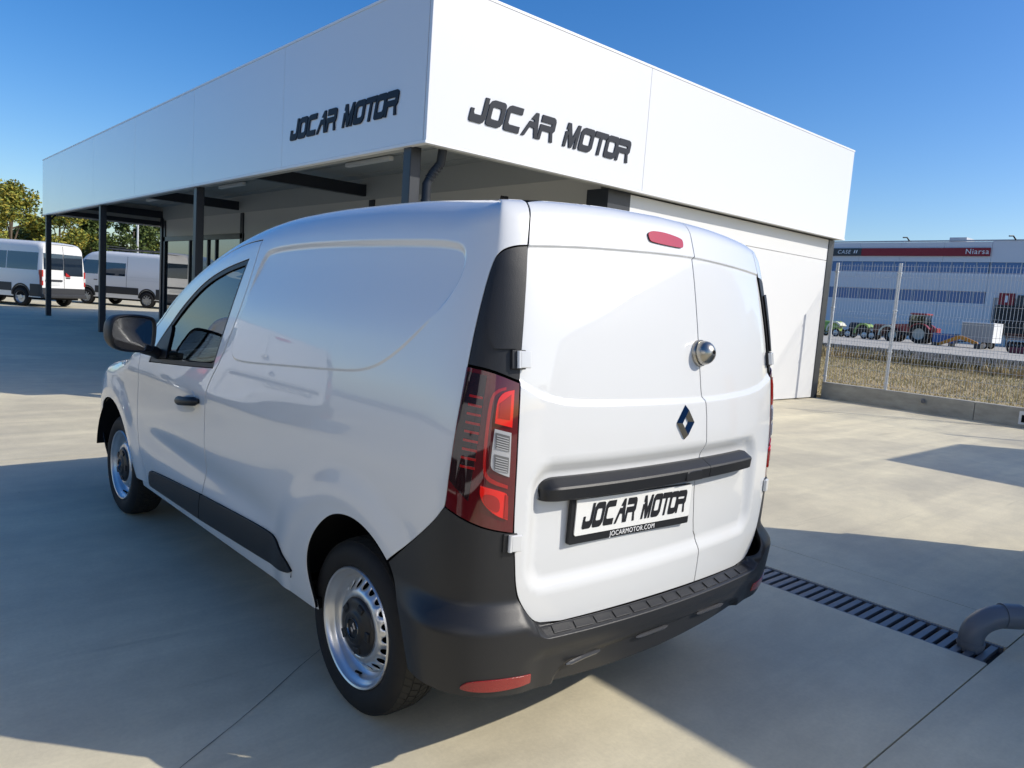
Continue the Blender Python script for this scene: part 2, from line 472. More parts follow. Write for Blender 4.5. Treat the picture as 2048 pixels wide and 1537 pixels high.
ARCH_R=[(1.237,.691),(1.288,.718),(1.361,.740),(1.437,.746),(1.524,.733),(1.6,.698),(1.678,.631),(1.728,.559),(1.750,.478),(1.738,.417),(1.720,.365)]
PANEL=[(2.357,1.662),(1.952,1.684),(1.374,1.686),(1.114,1.680),(1.035,1.656),(1.028,1.588),(1.062,1.52),(1.123,1.452),(1.183,1.397),(1.256,1.336),(1.352,1.277),(1.446,1.246),(1.563,1.230),(2.006,1.198),(2.415,1.168),(2.52,1.180),(2.533,1.25),(2.494,1.377),(2.449,1.528),(2.413,1.625)]
LAMP=[(.944,.905,1),(.882,.879),(.811,.855),(.734,.840,1),(.737,1.01),(.736,1.192),(.734,1.279,1),(.827,1.309),(.924,1.317,1),(.930,1.17),(.937,1.02)]
TRIM=[(.922,1.321,1),(.914,1.447),(.894,1.566),(.862,1.627),(.803,1.655),(.739,1.671),(.690,1.676,1),(.699,1.59),(.725,1.392),(.734,1.284,1),(.827,1.314)]
DOOR_EDGE=[(.658,1.820),(.670,1.763),(.689,1.675),(.717,1.447),(.733,1.285),(.736,1.187),(.737,.998),(.734,.84),(.724,.765),(.714,.681),(.695,.623),(.640,.552),(.605,.538)]
SEAM=[(-.128,1.80),(-.137,1.716,1),(-.126,1.705,1),(-.120,1.45),(-.123,1.349),(-.131,1.223),(-.150,1.196),(-.164,1.005),(-.156,.975),(-.146,.90),(-.142,.871),(-.156,.72),(-.183,.682),(-.190,.511)]
CREASE=[(-.70,1.686),(-.665,1.689),(-.374,1.704),(-.132,1.711),(.394,1.695),(.688,1.675),(.72,1.672)]
MID=[(-.74,1.285),(-.708,1.272),(-.584,1.238),(-.422,1.222),(-.15,1.213),(.294,1.218),(.542,1.226),(.65,1.248),(.731,1.285),(.75,1.29)]
R_PANEL=Raster(chaikin(PANEL,3),.9,2.7,1.08,1.78)
def side_disp(u,t,x,y,z):
    a=abs(u); d=0.
    if .9<a<2.7 and t>1.08:
        s=R_PANEL(a,t)
        if s<.03:
            top=sstep(1.55,1.66,t)
            d+=(-.0115+.0160*sstep(1.62,1.36,t))*sstep(.004+.004*top,-.005-.016*top,s)
    for yc in (0.,2.812):
        r=math.hypot(y-yc,z-.32)
        if r<.62: d+=.013*sstep(.60,.47,r)-.004*sstep(.47,.42,r)
    # scallop low on the doors and a soft waist
    if .2<y<2.7 and z<1.1:
        d-=.016*math.exp(-((z-.60-.03*(y-1.3))/.075)**2)*sstep(.35,.85,y)*sstep(2.35,1.95,y)
        d+=.004*math.exp(-((z-.98)/.05)**2)*sstep(.5,1.2,y)
    return d
def rbox(u,t,u0,u1,t0,t1,r):
    cx=(u0+u1)/2; cy=(t0+t1)/2; qx=abs(u-cx)-(u1-u0)/2+r; qy=abs(t-cy)-(t1-t0)/2+r
    return math.hypot(max(qx,0),max(qy,0))+min(max(qx,qy),0)-r
def door_disp(u,t,x,y,z):
    c=interp(CREASE,u); m_=interp(MID,u)
    d=-.0065*sstep(.004,-.004,t-c)
    d+=.0125*sstep(.006,-.018,t-m_)
    s=rbox(u,t,-.575,.672,.655,1.03,.075)
    d-=.026*sstep(.024,-.036,s)*(1-.15*sstep(.9,.7,t))
    return d
def bump_disp(u,t,x,y,z):
    a=abs(u)
    c=1-sstep(.60,.70,a)                     # 1 in the middle, under the doors
    lo=.545*(1-c)+.494*c; hi=.513*c+.64*(1-c)
    zz=t-.026*u*c
    d=.005+.058*sstep(hi,lo,zz)*(1-.75*sstep(.95,1.18,a))
    d-=.012*sstep(.47,.42,zz)*c
    # lower centre pocket with three slots
    s=rbox(u,zz,-.54,.54,.18,.405-.03*(a/.54)**4,.05)
    d-=.020*sstep(.010,-.012,s)
    return d
def sheet(name,rows,material,parent,smooth=True):
    # rows of equal-length point lists -> smooth quad sheet
    n=len(rows[0]); vs=[p for r in rows for p in r]; fs=[]
    for i in range(len(rows)-1):
        for j in range(n-1): fs.append((i*n+j,i*n+j+1,(i+1)*n+j+1,(i+1)*n+j))
    me=mesh(name,vs,fs,smooth)
    return link(name,me,material,parent)
def top_z(y,s): # crown between the two roof edges, s in -1..1
    return .026*(1-s*s)**2 if y<2.3 else .05*(1-s*s)**2
def edge_pt(y,side):
    u=u_of_y(y); p=S(u,t_max(u)); return (p[0]*side*1.0 if side>0 else -p[0],p[1],p[2])
def top_rows(y0,y1,n,inset_=0.,lift=0.,m=24,s0=-1.,s1=1.):
    rows=[]
    for i in range(n+1):
        y=y0+(y1-y0)*i/n; u=u_of_y(y); p=S(u,t_max(u)); xe=-p[0]-inset_
        bow=.10*sstep(1.3,1.9,y)*(1-sstep(2.3,2.9,y))
        rows.append([(xe*s,p[1]+bow*(1-s*s),p[2]+top_z(y,s)+lift) for s in [s0+(s1-s0)*k/m for k in range(m+1)]])
    return rows
# letters of the sign face (unit height)
def shear(P,k=.25): return [(x+k*y,y) for x,y in P]
def rnd(P,it=1,corners=()): return chaikin([(p[0],p[1],1) if i in corners else (p[0],p[1]) for i,p in enumerate(P)],it)
GLYPH={
 'J':[shear([(.60,1),(.80,1),(.80,.20),(.70,.03),(.62,0),(.10,0),(.02,.05),(0,.14),(0,.50),(.17,.50),(.17,.36),(.22,.30),(.54,.30),(.60,.36)])],
 'O':[shear([(.12,0),(.62,0),(.74,.05),(.85,.20),(.85,.86),(.82,.95),(.72,1),(.22,1),(.10,.95),(0,.80),(0,.12),(.03,.04)]),shear([(.24,.27),(.59,.27),(.65,.33),(.65,.68),(.60,.74),(.26,.74),(.20,.68),(.20,.32)])],
 'C':[shear([(.12,0),(.86,0),(.86,.26),(.26,.26),(.20,.32),(.20,.68),(.26,.74),(.86,.74),(.86,1),(.20,1),(.10,.95),(0,.82),(0,.12),(.03,.04)])],
 'A':[[(0,0),(.15,0),(.43,.40),(.64,.37),(.66,0),(.82,0),(.88,1),(.74,1),(.50,.72),(.66,.70),(.66,.62),(.43,.63)]],
 'R':[[(0,0),(.15,0),(.25,.38),(.66,.38),(.66,0),(.82,0),(.80,.36),(.92,.48),(.99,.84),(.97,.94),(.88,1),(.26,1),(.20,.72),(.77,.72),(.75,.62),(.17,.62)]],
 'M':[[(0,0),(.14,0),(.27,.56),(.33,0),(.46,0),(.69,.52),(.57,0),(.71,0),(.95,1),(.80,1),(.50,.42),(.42,1),(.26,1),(.19,.74),(.27,.72),(.25,.63),(.15,.64)]],
 'T':[[(.28,0),(.45,0),(.64,.75),(.96,.75),(1.02,1),(.22,1),(.15,.75),(.47,.75)]],
}
def jocar(parent,to3d,total_w,height,thick,material,name='letter'):
    # cells measured on the sign, as fractions of the total width
    X=dict(zip(range(10),[0,.0865,.182,.281,.374,.532,.633,.741,.806,.888]))
    W=[.104,.107,.109,.100,.112,.115,.107,.094,.107,.112]
    for i,ch in enumerate('JOCARMOTOR'):
        loops=GLYPH[ch]; xs=[p[0] for p in loops[0]]; k=W[i]*total_w/(max(xs)-min(xs))
        L=[[((X[i]*total_w)+(p[0]-min(xs))*k,p[1]*height) for p in lp] for lp in loops]
        plate2d(name,L,thick,material,parent,to3d)
def text_mesh(name,body,size,material,parent,mtx,extrude=.002,align='LEFT',shear_=0.,space=1.0):
    cu=bpy.data.curves.new(name,'FONT'); cu.body=body; cu.size=size; cu.extrude=extrude; cu.align_x=align; cu.shear=shear_; cu.space_character=space; cu.resolution_u=3
    o=bpy.data.objects.new('tmp',cu); COL.objects.link(o)
    dg=bpy.context.evaluated_depsgraph_get(); me=bpy.data.meshes.new_from_object(o.evaluated_get(dg))
    bpy.data.objects.remove(o); bpy.data.curves.remove(cu)
    me.materials.clear(); me.transform(mtx)
    return link(name,me,material,parent)
def frame_at(u,t,disp=None,off=0.):
    # local frame on the van surface: x along the surface to the right (seen from outside), y up, z outwards
    p=Vector(S(u,t,disp,off)); a=Vector(S(u+.004,t,disp,off))-Vector(S(u-.004,t,disp,off)); c=Vector(S(u,t+.004,disp,off))-Vector(S(u,t-.004,disp,off))
    n=c.cross(a).normalized(); up=c.normalized(); xr=up.cross(n).normalized()
    return Matrix(((xr.x,up.x,n.x,p.x),(xr.y,up.y,n.y,p.y),(xr.z,up.z,n.z,p.z),(0,0,0,1)))
def diamond(name,w,h,material,parent,mtx,hole=.38,th=.012):
    # faceted rhombus ring
    o=[(0,h/2),(w/2,0),(0,-h/2),(-w/2,0)]; k1=.72; i=[(x*hole,y*hole) for x,y in o]; m_=[(x*k1,y*k1) for x,y in o]
    vs=[(x,y,0) for x,y in o]+[(x,y,th) for x,y in m_]+[(x,y,0) for x,y in i]
    fs=[]
    for k in range(4):
        j=(k+1)%4; fs+= [(k,j,4+j,4+k),(4+k,4+j,8+j,8+k)]
    me=mesh(name,[tuple(mtx@Vector(v)) for v in vs],fs)
    bm=bmesh.new(); bm.from_mesh(me); bmesh.ops.recalc_face_normals(bm,faces=bm.faces[:]); bm.to_mesh(me); bm.free()
    return link(name,me,material,parent)
def wheel(parent,cx,cy,cz,side,full=True):
    # side -1: left of the van (outer face towards -x)
    root=bpy.data.objects.new('wheel',None); COL.objects.link(root); root.parent=parent; root.location=(cx,cy,cz); root.empty_display_size=.1
    if side>0: root.rotation_euler=(0,0,math.pi)
    R=.314; r0=.2155
    # outer face at x = -.004; tyre spans to +.185
    prof=[(.030,.206),(.014,.2165),(.006,.222),(.001,.236),(-.004,.256),(-.002,.276),(.006,.292),(.014,.3005),(.022,.3065),(.034,.3105),(.052,.3130)]
    prof+=[(.0935,R)]+[(.187-a,r) for a,r in prof[::-1]]
    MB().lathe(prof,72).build('tyre','tyre',root,smooth=True,angle=math.radians(50))
    # tread: four grooved ribs with slanted sipes, cut as raised blocks
    tr=MB(); n=64
    ribs=[(.020,.050),(.056,.090),(.096,.130),(.136,.167)]
    for ri,(a,b) in enumerate(ribs):
        for k in range(n):
            t0=2*math.pi*(k+.07)/n; t1=2*math.pi*(k+.93)/n; sk=(.55 if ri<2 else -.55)*2*math.pi/n
            def rr(x): 
                for q in range(len(prof)-1):
                    if prof[q][0]<=x<=prof[q+1][0]:
                        f=(x-prof[q][0])/max(prof[q+1][0]-prof[q][0],1e-6); return prof[q][1]*(1-f)+prof[q+1][1]*f
                return .31
            vs=[]
            for h in (0,.0035):
                for x,t in ((a,t0),(a,t1),(b,t1+sk),(b,t0+sk)): vs.append((x,(rr(x)-.001+h)*math.cos(t),(rr(x)-.001+h)*math.sin(t)))
            tr.add(vs,[(4,5,6,7),(0,1,5,4),(1,2,6,5),(2,3,7,6),(3,0,4,7)])
    t_=tr.build('tread','tread',root); t_['kind']='stuff'
    # steel rim: barrel and disc
    rim=[(.020,.2165),(.006,.2175),(.001,.214),(.004,.208),(.012,.2045),(.020,.199),(.026,.190),(.034,.186),(.046,.1835),(.054,.177),(.060,.170)]
    MB().lathe(rim,72).build('rim','rim_silver',root,smooth=True)
    # disc with a ring of vent holes
    disc=[(.170*math.cos(2*math.pi*k/96),.170*math.sin(2*math.pi*k/96)) for k in range(96)]
    hub=[(.105*math.cos(2*math.pi*k/64),.105*math.sin(2*math.pi*k/64)) for k in range(64)]
    holes=[hub]
    for k in range(20):
        t=2*math.pi*k/20; rc=.1485; q=[]
        for j in range(14):
            a=2*math.pi*j/14; dr=.0140*math.cos(a); dt=.0125*math.sin(a); q.append(((rc+dr)*math.cos(t)-dt*math.sin(t),(rc+dr)*math.sin(t)+dt*math.cos(t)))
        holes.append(q)
    def dz(r): return .060-.038*sstep(.170,.120,r)
    def to3(x,y,h):
        r=math.hypot(x,y); return (dz(r)+(.004 if h==0 else 0),x,y)
    plate2d('rim_disc',[disc]+holes,.004,'rim_silver',root,to3,step=.012).data.shade_smooth()
    MB().lathe([(.10,.178),(.10,.0005)],48).build('brake_shadow_plate','gap_black',root)
    # black centre cap with five bosses
    cap=[(.030,.1065),(.020,.106),(.013,.100),(.010,.090),(.006,.075),(.004,.062),(.000,.058),(-.003,.052),(-.003,.038),(.0005,.034),(.0005,.0005)]
    c_=MB().lathe(cap,56).build('centre_cap','hubcap',root,smooth=True)
    for k in range(5):
        t=2*math.pi*(k+.3)/5; mt=Matrix.Rotation(t,4,'X')
        MB().box(.002,.014,-.017,.017,.070,.094,mt).build('cap_boss','hubcap',root,bevel=.003)
    MB().lathe([(-.001,.0395),(-.005,.0375),(-.005,.0345),(-.001,.033)],48).build('emblem_ring','chrome',root,smooth=True)
    mtx=Matrix(((0,0,-1,-.0005),(-1,0,0,0),(0,1,0,0),(0,0,0,1)))
    diamond('emblem',.030,.044,'chrome',root,mtx,th=.004)
    MB().tube([(.05,.0,-.19),(.02,0,-.168)],.005,6).build('valve','gap_black',root)
    return root
# ------------------------------------------------------------------ the small white van
def make_van(label,loc,rz):
    V=thing('small_van',label,'van',loc,rz)
    tops=lambda us:[(u,t_max(u)-.0005) for u in us]
    for mir in (False,True):
        st=.022 if not mir else .05
        # quarter panel: from the cab door round the corner to the tail lamp, up to the roof edge
        ylist=[2.27,2.1,1.9,1.7,1.5,1.3,1.1,.9,.7,.5,.3,.1,-.1,-.3,-.4]
        top_u=[y+Y0 for y in ylist]+[1.04,.98,.92,.86,.80,.74,.69,.662]
        quarter=[(p[0],p[1],1) for p in DOOR_REAR[::-1]]
        quarter=[(q[0],q[1],1) for q in chaikin(DOOR_REAR[::-1],2,closed=False)]
        quarter+=[(q[0],q[1],1) for q in chaikin([DOOR_REAR[0]]+DOOR_TOP,2,closed=False)][1:]
        quarter+=[(u,t_max(u)-.0008,1) for u in resample_u(top_u)]
        quarter+=[(q[0],q[1],1) for q in chaikin([(.660,1.815,1),(.670,1.763),(.689,1.676,1)],1,closed=False)]
        quarter+=[(q[0],q[1],1) for q in chaikin([(.690,1.676,1),(.739,1.671),(.803,1.655),(.862,1.627),(.894,1.566),(.914,1.447),(.922,1.321),(.930,1.17),(.937,1.02),(.944,.905),(.958,.886),(.983,.852),(1.046,.791),(1.197,.664,1)],2,closed=False)][1:]
        quarter+=[(q[0],q[1],1) for q in chaikin([(1.197,.664,1)]+ARCH_R+[(1.712,.33),(1.716,.305,1)],2,closed=False)][1:]
        quarter+=[(2.0,.305,1),(2.88,.305,1)]
        pe=[]
        if not mir:
            pl_=resample(chaikin(PANEL,3),.008)
            for dd in (-.024,-.017,-.011,-.006,-.002,.002,.006,.010): pe+=inset(pl_,-dd)
        panel('quarter_panel',quarter,'van_white',V,step=st,disp=side_disp,mirror=mir,it=0,depth=.014,extra=pe,gap=.0036)
        # cab door with its window opening
        door=[(q[0],q[1],1) for q in chaikin(DOOR_REAR,2,closed=False)]
        door+=[(q[0],q[1],1) for q in chaikin([DOOR_FRONT[-1]]+DOOR_FRONT[::-1][1:]+[DOOR_TOP[-1]],2,closed=False)]
        door+=[(q[0],q[1],1) for q in chaikin(DOOR_TOP[::-1]+[DOOR_REAR[0]],2,closed=False)][1:-1]
        wino=inset(resample(chaikin(WIN,2),.03),-.020)
        d=panel('cab_door',door,'van_white',V,holes=[[(p[0],p[1],1) for p in wino]],step=st*1.1,disp=side_disp,mirror=mir,it=0,depth=.014,gap=.0036)
        seal_o=[(p[0],p[1],1) for p in wino]; glass=chaikin(WIN,2)
        panel('window_seal',seal_o,'black_plastic',d,holes=[[(p[0],p[1],1) for p in glass]],step=.05,disp=side_disp,off=-.004,gap=0,mirror=mir,it=0,bstep=.03)
        panel('window_pane',[(p[0],p[1],1) for p in inset(resample(glass,.03),-.004)],'window_tint',d,step=.06,disp=side_disp,off=-.012,gap=0,mirror=mir,it=0,depth=0)
        panel('mirror_sail',yz([(1.865,1.085,1),(2.10,1.062,1),(2.03,1.18),(1.95,1.26,1),(1.915,1.24)]),'black_plastic',d,step=.05,disp=side_disp,off=-.001,mirror=mir)
        # handle: recessed cup and grip
        panel('handle_cup',yz([(1.49,.975),(1.425,.978),(1.375,.925),(1.425,.865),(1.49,.862),(1.535,.92)]),'van_white',d,step=.02,disp=side_disp,off=.0015,mirror=mir,depth=.003)
        sx=1 if mir else -1
        pts=[]
        for k in range(13):
            f=k/12; y=1.575-.235*f; z=.908+.028*f; u=(y+Y0)*(-1 if mir else 1)
            p=Vector(S(u,z,side_disp)); bow=.036*math.sin(math.pi*min(max(f,.0),1))**.6+.004
            pts.append((p.x+sx*bow,p.y,p.z))
        MB().tube(pts,[.010]+[.0225]*11+[.010],10).build('door_handle','black_plastic',d,smooth=True)
        # front wing
        fr=[(q[0],q[1],1) for q in chaikin([DOOR_TOP[-1]]+DOOR_FRONT,2,closed=False)]
        fr+=[(2.06+Y0,.335,1),(2.20+Y0,.335,1)]
        fa=[]
        for k in range(25):
            a=math.radians(200-200*k/24-10); r=.415
            fa.append((2.812+r*math.cos(math.radians(205-230*k/24))+Y0,.325+r*math.sin(math.radians(205-230*k/24)),1))
        fa=[p for p in fa if p[1]>.335 and p[0]<3.22+Y0]
        wing=fr[:-1]+[(2.35+Y0,.335,1)]+fa[1:]
        wing+=[(3.20+Y0,.62,1),(3.22+Y0,.80,1)]
        us=[3.22-.05*k for k in range(0,20)]
        wing+=[(y+Y0,t_max(y+Y0)-.0008,1) for y in us if y>2.28]
        panel('front_wing',wing,'van_white',V,step=st*1.6,disp=side_disp,mirror=mir,it=0,depth=.012,gap=.0036)
        # front end: white upper, black bumper
        nose=[(3.22+Y0,.62,1),(3.22+Y0,.80,1)]
        uf=[3.22+Y0+ (U_MAX-3.22-Y0)*k/14 for k in range(15)]
        nose=[(uf[0],.60,1)]+[(u,.60,1) for u in uf[1:]]+[(u,t_max(u)-.0008,1) for u in uf[::-1]]
        panel('front_face',nose,'van_white',V,step=.06,mirror=mir,it=0,gap=.001)
        fb=[(3.10+Y0,.30,1)]+[(u,.26,1) for u in uf[1:]]+[(u,.598,1) for u in uf[::-1]]+[(3.205+Y0,.46,1)]
        panel('front_bumper',fb,'bumper_plastic',V,step=.06,mirror=mir,off=.012,it=0)
        # dark lower cladding over door and quarter panel, in two pieces
        cl1=yz([(.379,.409,1),(.465,.474),(.515,.506),(.63,.514),(1.325,.488,1),(1.385,.345,1),(.70,.368),(.50,.378),(.40,.392)])
        cl2=yz([(1.329,.488,1),(2.05,.447),(2.10,.43),(2.135,.36),(2.12,.338,1),(1.389,.345,1)])
        panel('sill_cladding',cl1,'black_plastic',V,step=.04,disp=side_disp,off=.010,mirror=mir,depth=.02)
        panel('sill_cladding',cl2,'black_plastic',d,step=.04,disp=side_disp,off=.010,mirror=mir,depth=.02)
        panel('sill',yz([(.23,.30,1),(2.30,.30,1),(2.30,.340,1),(.23,.340,1)]),'van_white',V,step=.06,off=-.004,mirror=mir,gap=0,depth=.05)
        # black pillar trim beside the rear door with a raised pad
        tr_=panel('pillar_trim',TRIM,'black_plastic',V,step=.02,off=.001,mirror=mir)
        pad=[(.836,1.60),(.79,1.615),(.745,1.612,1),(.715,1.606,1),(.737,1.392),(.745,1.375,1),(.825,1.372,1),(.862,1.42),(.868,1.50)]
        panel('trim_pad',pad,'black_plastic',tr_,step=.02,off=.009,mirror=mir,depth=.012)
        # tail lamp
        lp=panel('tail_lamp',LAMP,'lamp_dark_red',V,step=.02,off=.006,mirror=mir,depth=.016)
        panel('lamp_smoke',[(.918,1.305,1),(.842,1.297,1),(.855,1.10),(.870,.93,1),(.936,.985,1)],'lamp_dark',lp,step=.03,off=.0075,mirror=mir,depth=.003)
        guide=[(.834,1.240),(.806,1.262,1),(.778,1.270,1),(.778,1.258,1),(.803,1.250),(.820,1.232),(.830,1.05),(.822,1.008),(.760,.985,1),(.760,.972,1),(.828,.993),(.842,1.04)]
        panel('light_guide',guide,'lamp_red',lp,step=.02,off=.0095,mirror=mir,depth=.004)
        panel('upper_segment',[(.809,1.228),(.790,1.254),(.752,1.262,1),(.756,1.150,1),(.812,1.162,1)],'lamp_red_bright',lp,step=.015,off=.0105,mirror=mir,depth=.005)
        rv=panel('reverse_lens',[(.811,1.150,1),(.757,1.138,1),(.757,1.006,1),(.795,1.020),(.816,1.032),(.818,1.06)],'lamp_clear',lp,step=.02,off=.0095,mirror=mir,depth=.004)
        for k in range(2):
            t0=1.088-k*.062
            panel('lens_insert',[(.808,t0+.052,1),(.762,t0+.041,1),(.762,t0-.008,1),(.806,t0+.004,1)],'lamp_clear_dark',rv,step=.03,off=.0112,mirror=mir,depth=.002)
            for j in range(6):
                b=t0+.042-j*.0068
                panel('lens_rib',[(.803,b,1),(.767,b-.009,1),(.767,b-.0115,1),(.803,b-.0025,1)],'lamp_clear',rv,step=.05,off=.0124,gap=0,mirror=mir,depth=.0015)
        panel('lower_segment',[(.842,.985,1),(.775,.968),(.757,.958),(.755,.880,1),(.790,.893),(.826,.922),(.843,.955)],'lamp_red_bright',lp,step=.015,off=.0105,mirror=mir,depth=.005)
        panel('lower_rim',[(.770,.962,1),(.758,.955,1),(.756,.884,1),(.771,.888,1)],'lamp_red',lp,step=.03,off=.012,mirror=mir,depth=.003)
        panel('upper_core',[(.800,1.222,1),(.762,1.250,1),(.764,1.172,1),(.802,1.178,1)],'lamp_red',lp,step=.03,off=.0118,mirror=mir,depth=.002)
        panel('lower_core',[(.832,.965),(.782,.952),(.780,.900),(.812,.915),(.832,.935)],'lamp_red',lp,step=.03,off=.0118,mirror=mir,depth=.002)
        for k in range(9):
            b=1.240-k*.0253; a=.896+.0008*k
            panel('light_bar',[(a,b,1),(a-.044,b-.004,1),(a-.044,b-.011,1),(a,b-.007,1)],'lamp_red',lp,step=.05,off=.010,gap=0,mirror=mir,depth=.003)
        # hinges
        for (u,t) in ((.738,1.345),(.742,.812)):
            s_=-1 if mir else 1
            mt=frame_at(u*s_,t)
            h=MB().box(-.024,.022,-.028,.028,-.01,.010,mt).build('hinge','black_plastic',V,bevel=.003)
            k0=-s_
            MB().box(min(0,s_*.034),max(0,s_*.034),-.0245,.0245,.006,.020,mt).build('hinge_leaf','van_white',h,bevel=.003)
            MB().tube([mt@Vector((s_*-.002,-.025,.013)),mt@Vector((s_*-.002,.025,.013))],.007,10).build('hinge_pin','van_white',h,smooth=True)
        # mirror
        mr=MB(); 
        cx,cy,cz=(-1.015,1.955,1.205)
        prof=[(-.125,-.055),(-.135,.02),(-.118,.088),(-.05,.103),(.06,.098),(.108,.085),(.118,.03),(.105,-.085),(.07,-.100),(-.07,-.092)]
        prof=chaikin(prof,2)
        rows=[]
        for dy,sc in ((-.045,.93),(-.040,.985),(-.02,1.0),(.02,.97),(.06,.85),(.09,.6),(.105,.25)):
            rows.append([(cx+x*sc*-sx*-1 if False else cx+x*sc,cy+dy-.10*(x*sc+.1)*0,cz+z*sc) for x,z in prof]+[(cx+prof[0][0]*sc,cy+dy,cz+prof[0][1]*sc)])
        yaw=Matrix.Translation((cx,cy,cz))@Matrix.Rotation(math.radians(14),4,'Z')@Matrix.Translation((-cx,-cy,-cz))
        fx=(lambda p:(-p.x,p.y,p.z)) if mir else (lambda p:tuple(p))
        rows=[[fx(yaw@Vector(p)) for p in r] for r in rows]
        mh=sheet('door_mirror',rows,'black_plastic',V)
        gl=[fx(yaw@Vector((cx+x*.88+.002,cy-.028,cz+z*.86-.002))) for x,z in prof]
        me=mesh('mirror_pane',gl,[tuple(range(len(gl)))]); link('mirror_pane',me,'mirror_glass',mh)
        rim=[fx(yaw@Vector((cx+x*.93,cy-.045,cz+z*.93))) for x,z in prof]; k=len(rim)
        me=mesh('mirror_rim',rim+gl,[(i,(i+1)%k,k+(i+1)%k,k+i) for i in range(k)],True); link('mirror_rim',me,'black_plastic',mh)
        a=[(cx+.06,cy+.01,cz-.075),(cx+.12,cy+.02,cz-.095),(-.862,2.0,1.09)]
        MB().tube([fx(Vector(p)) for p in a],[.032,.030,.028],10).build('mirror_arm','black_plastic',mh,smooth=True)
        # wheels and their dark wells
        for yc in (0.,2.812):
            wheel(V,sx*.8255,yc,.311,sx)
            wl=MB()
            ww=[]
            for k in range(21):
                a=math.radians(6+168*k/20); ww.append((yc+.40*math.cos(a),.335+.40*math.sin(a)))
            rr_=[[(sx*x_,p[0],p[1]) for p in ww] for x_ in (.872 if yc==0. else .862,.60)]
            sheet('wheel_well',rr_,'liner_black',V)
            bx('wheel_well_back',min(sx*.60,sx*.58),max(sx*.60,sx*.58),yc-.40,yc+.40,.36,.74,'liner_black',V)
    # roof, windscreen, bonnet
    rear=[]
    for k in range(25):
        s=-1+2*k/24; rear.append(s)
    # rear roof edge follows the door tops
    n0=14
    e0=[]
    for s in rear:
        a=.66*abs(s); u=-a if s>0 else a
        # map the wide roof edge onto the narrower rear edge
        uu=u; p=S(uu,t_max(uu)); e0.append((p[0],p[1],p[2]))
    r1=top_rows(-.34,1.66,30)
    mid_rows=[]
    for i in range(1,4):
        f=i/4; mid_rows.append([tuple(e0[k][c]*(1-f)+r1[0][k][c]*f for c in range(3)) for k in range(25)])
    rows=[e0]+mid_rows+r1
    roof=sheet('roof',rows,'van_white',V)
    # corner fills between quarter panel edge and roof sheet
    for sg in (1,-1):
        cu=[.66+ (u_of_y(-.34)-.66)*k/16 for k in range(17)]
        ed=[]
        for u in cu:
            p=S(u*sg,t_max(u)); ed.append(tuple(p))
        inn=[rows[i][0 if sg>0 else 24] for i in range(0,5)]
        c_=inn[2]
        vs=ed+[inn[0],inn[1],inn[2],inn[3],inn[4]]
        n=len(ed); fs=[]
        for k in range(n-1):
            j0=n+min(4,int(k/(n-1)*4.999)); j1=n+min(4,int((k+1)/(n-1)*4.999))
            fs.append((k,k+1,j1,j0) if j0!=j1 else (k,k+1,j0))
        link('roof_corner',mesh('roof_corner',vs,fs,True),'van_white',roof)
    for sg in (-1,1):   # roof ditch caps
        pts=[]
        for k in range(12):
            y=-.42+.5*k/11
            u=u_of_y(max(y,-.38)); p=S(u,t_max(u)); pts.append((-(p[0]+.075)*-sg if sg>0 else (p[0]+.075),y,p[2]+.001))
        MB().tube(pts,[.004]+[.013]*10+[.004],6).build('roof_strip','van_white',roof,smooth=True)
    sheet('windscreen',top_rows(1.70,2.42,10,.055,.004),'car_glass',V)
    sheet('windscreen_surround',top_rows(1.66,2.50,12,0,-.002),'black_plastic',V)
    sheet('bonnet',top_rows(2.50,3.24,12),'van_white',V)
    fe=[]
    for k in range(25):
        s=-1+2*k/24; a=U_MAX-abs(1-abs(s))*0
    nose_rows=[top_rows(3.24,3.24001,1)[0]]
    uf=[3.24+Y0+(U_MAX-3.24-Y0)*k/12 for k in range(13)]
    fr=[S(-u,t_max(u)) for u in uf][::-1]
    left=[S(u,t_max(u)) for u in uf]; right=[S(-u,t_max(u)) for u in uf[::-1]]
    nose_rows.append((left+right[1:])[:25])
    sheet('bonnet_edge',nose_rows,'van_white',V)
    # rear doors
    seam=[(q[0],q[1],1) for q in chaikin([(s[0],s[1]) if len(s)<3 else s for s in SEAM],1,closed=False)]
    seam[0]=(seam[0][0],t_max(seam[0][0])-.0008,1)
    edge=[(q[0],q[1],1) for q in chaikin(DOOR_EDGE,2,closed=False)]
    def bot(us): return [(u,.5165+.026*u-.004*(u/.6)**2,1) for u in us]
    def top(us): return [(u,t_max(u)-.0008,1) for u in us]
    eL=edge; eR=[(-p[0],p[1]-(.030*sstep(.9,.55,p[1])),1) for p in edge]
    extra=[]
    for i in range(150):
        u=-.73+1.46*i/149
        for k in range(-2,3): extra.append((u,interp(CREASE,u)+k*.003))
        for k in range(-3,3): extra.append((u,interp(MID,u)+k*.006))
    ld=[(p[0],p[1],1) for p in seam]+bot([-.05,.1,.25,.4,.52])+eL[::-1]+top([.55,.4,.25,.1,-.03])
    rd=[(p[0],p[1],1) for p in seam[::-1]]+top([-.25,-.4,-.55])+eR+bot([-.52,-.4,-.28])
    L=panel('rear_door',ld,'van_white',V,step=.018,disp=door_disp,it=0,depth=.016,extra=extra,gap=.003)
    Rr=panel('rear_door',rd,'van_white',V,step=.018,disp=door_disp,it=0,depth=.016,extra=extra,gap=.003)
    L['label']='wide rear door with the number plate'; Rr['label']='narrow rear door'
    # dark layer behind the panel gaps
    back=[(p[0],p[1],1) for p in edge]+[(-p[0],p[1],1) for p in edge[::-1]]
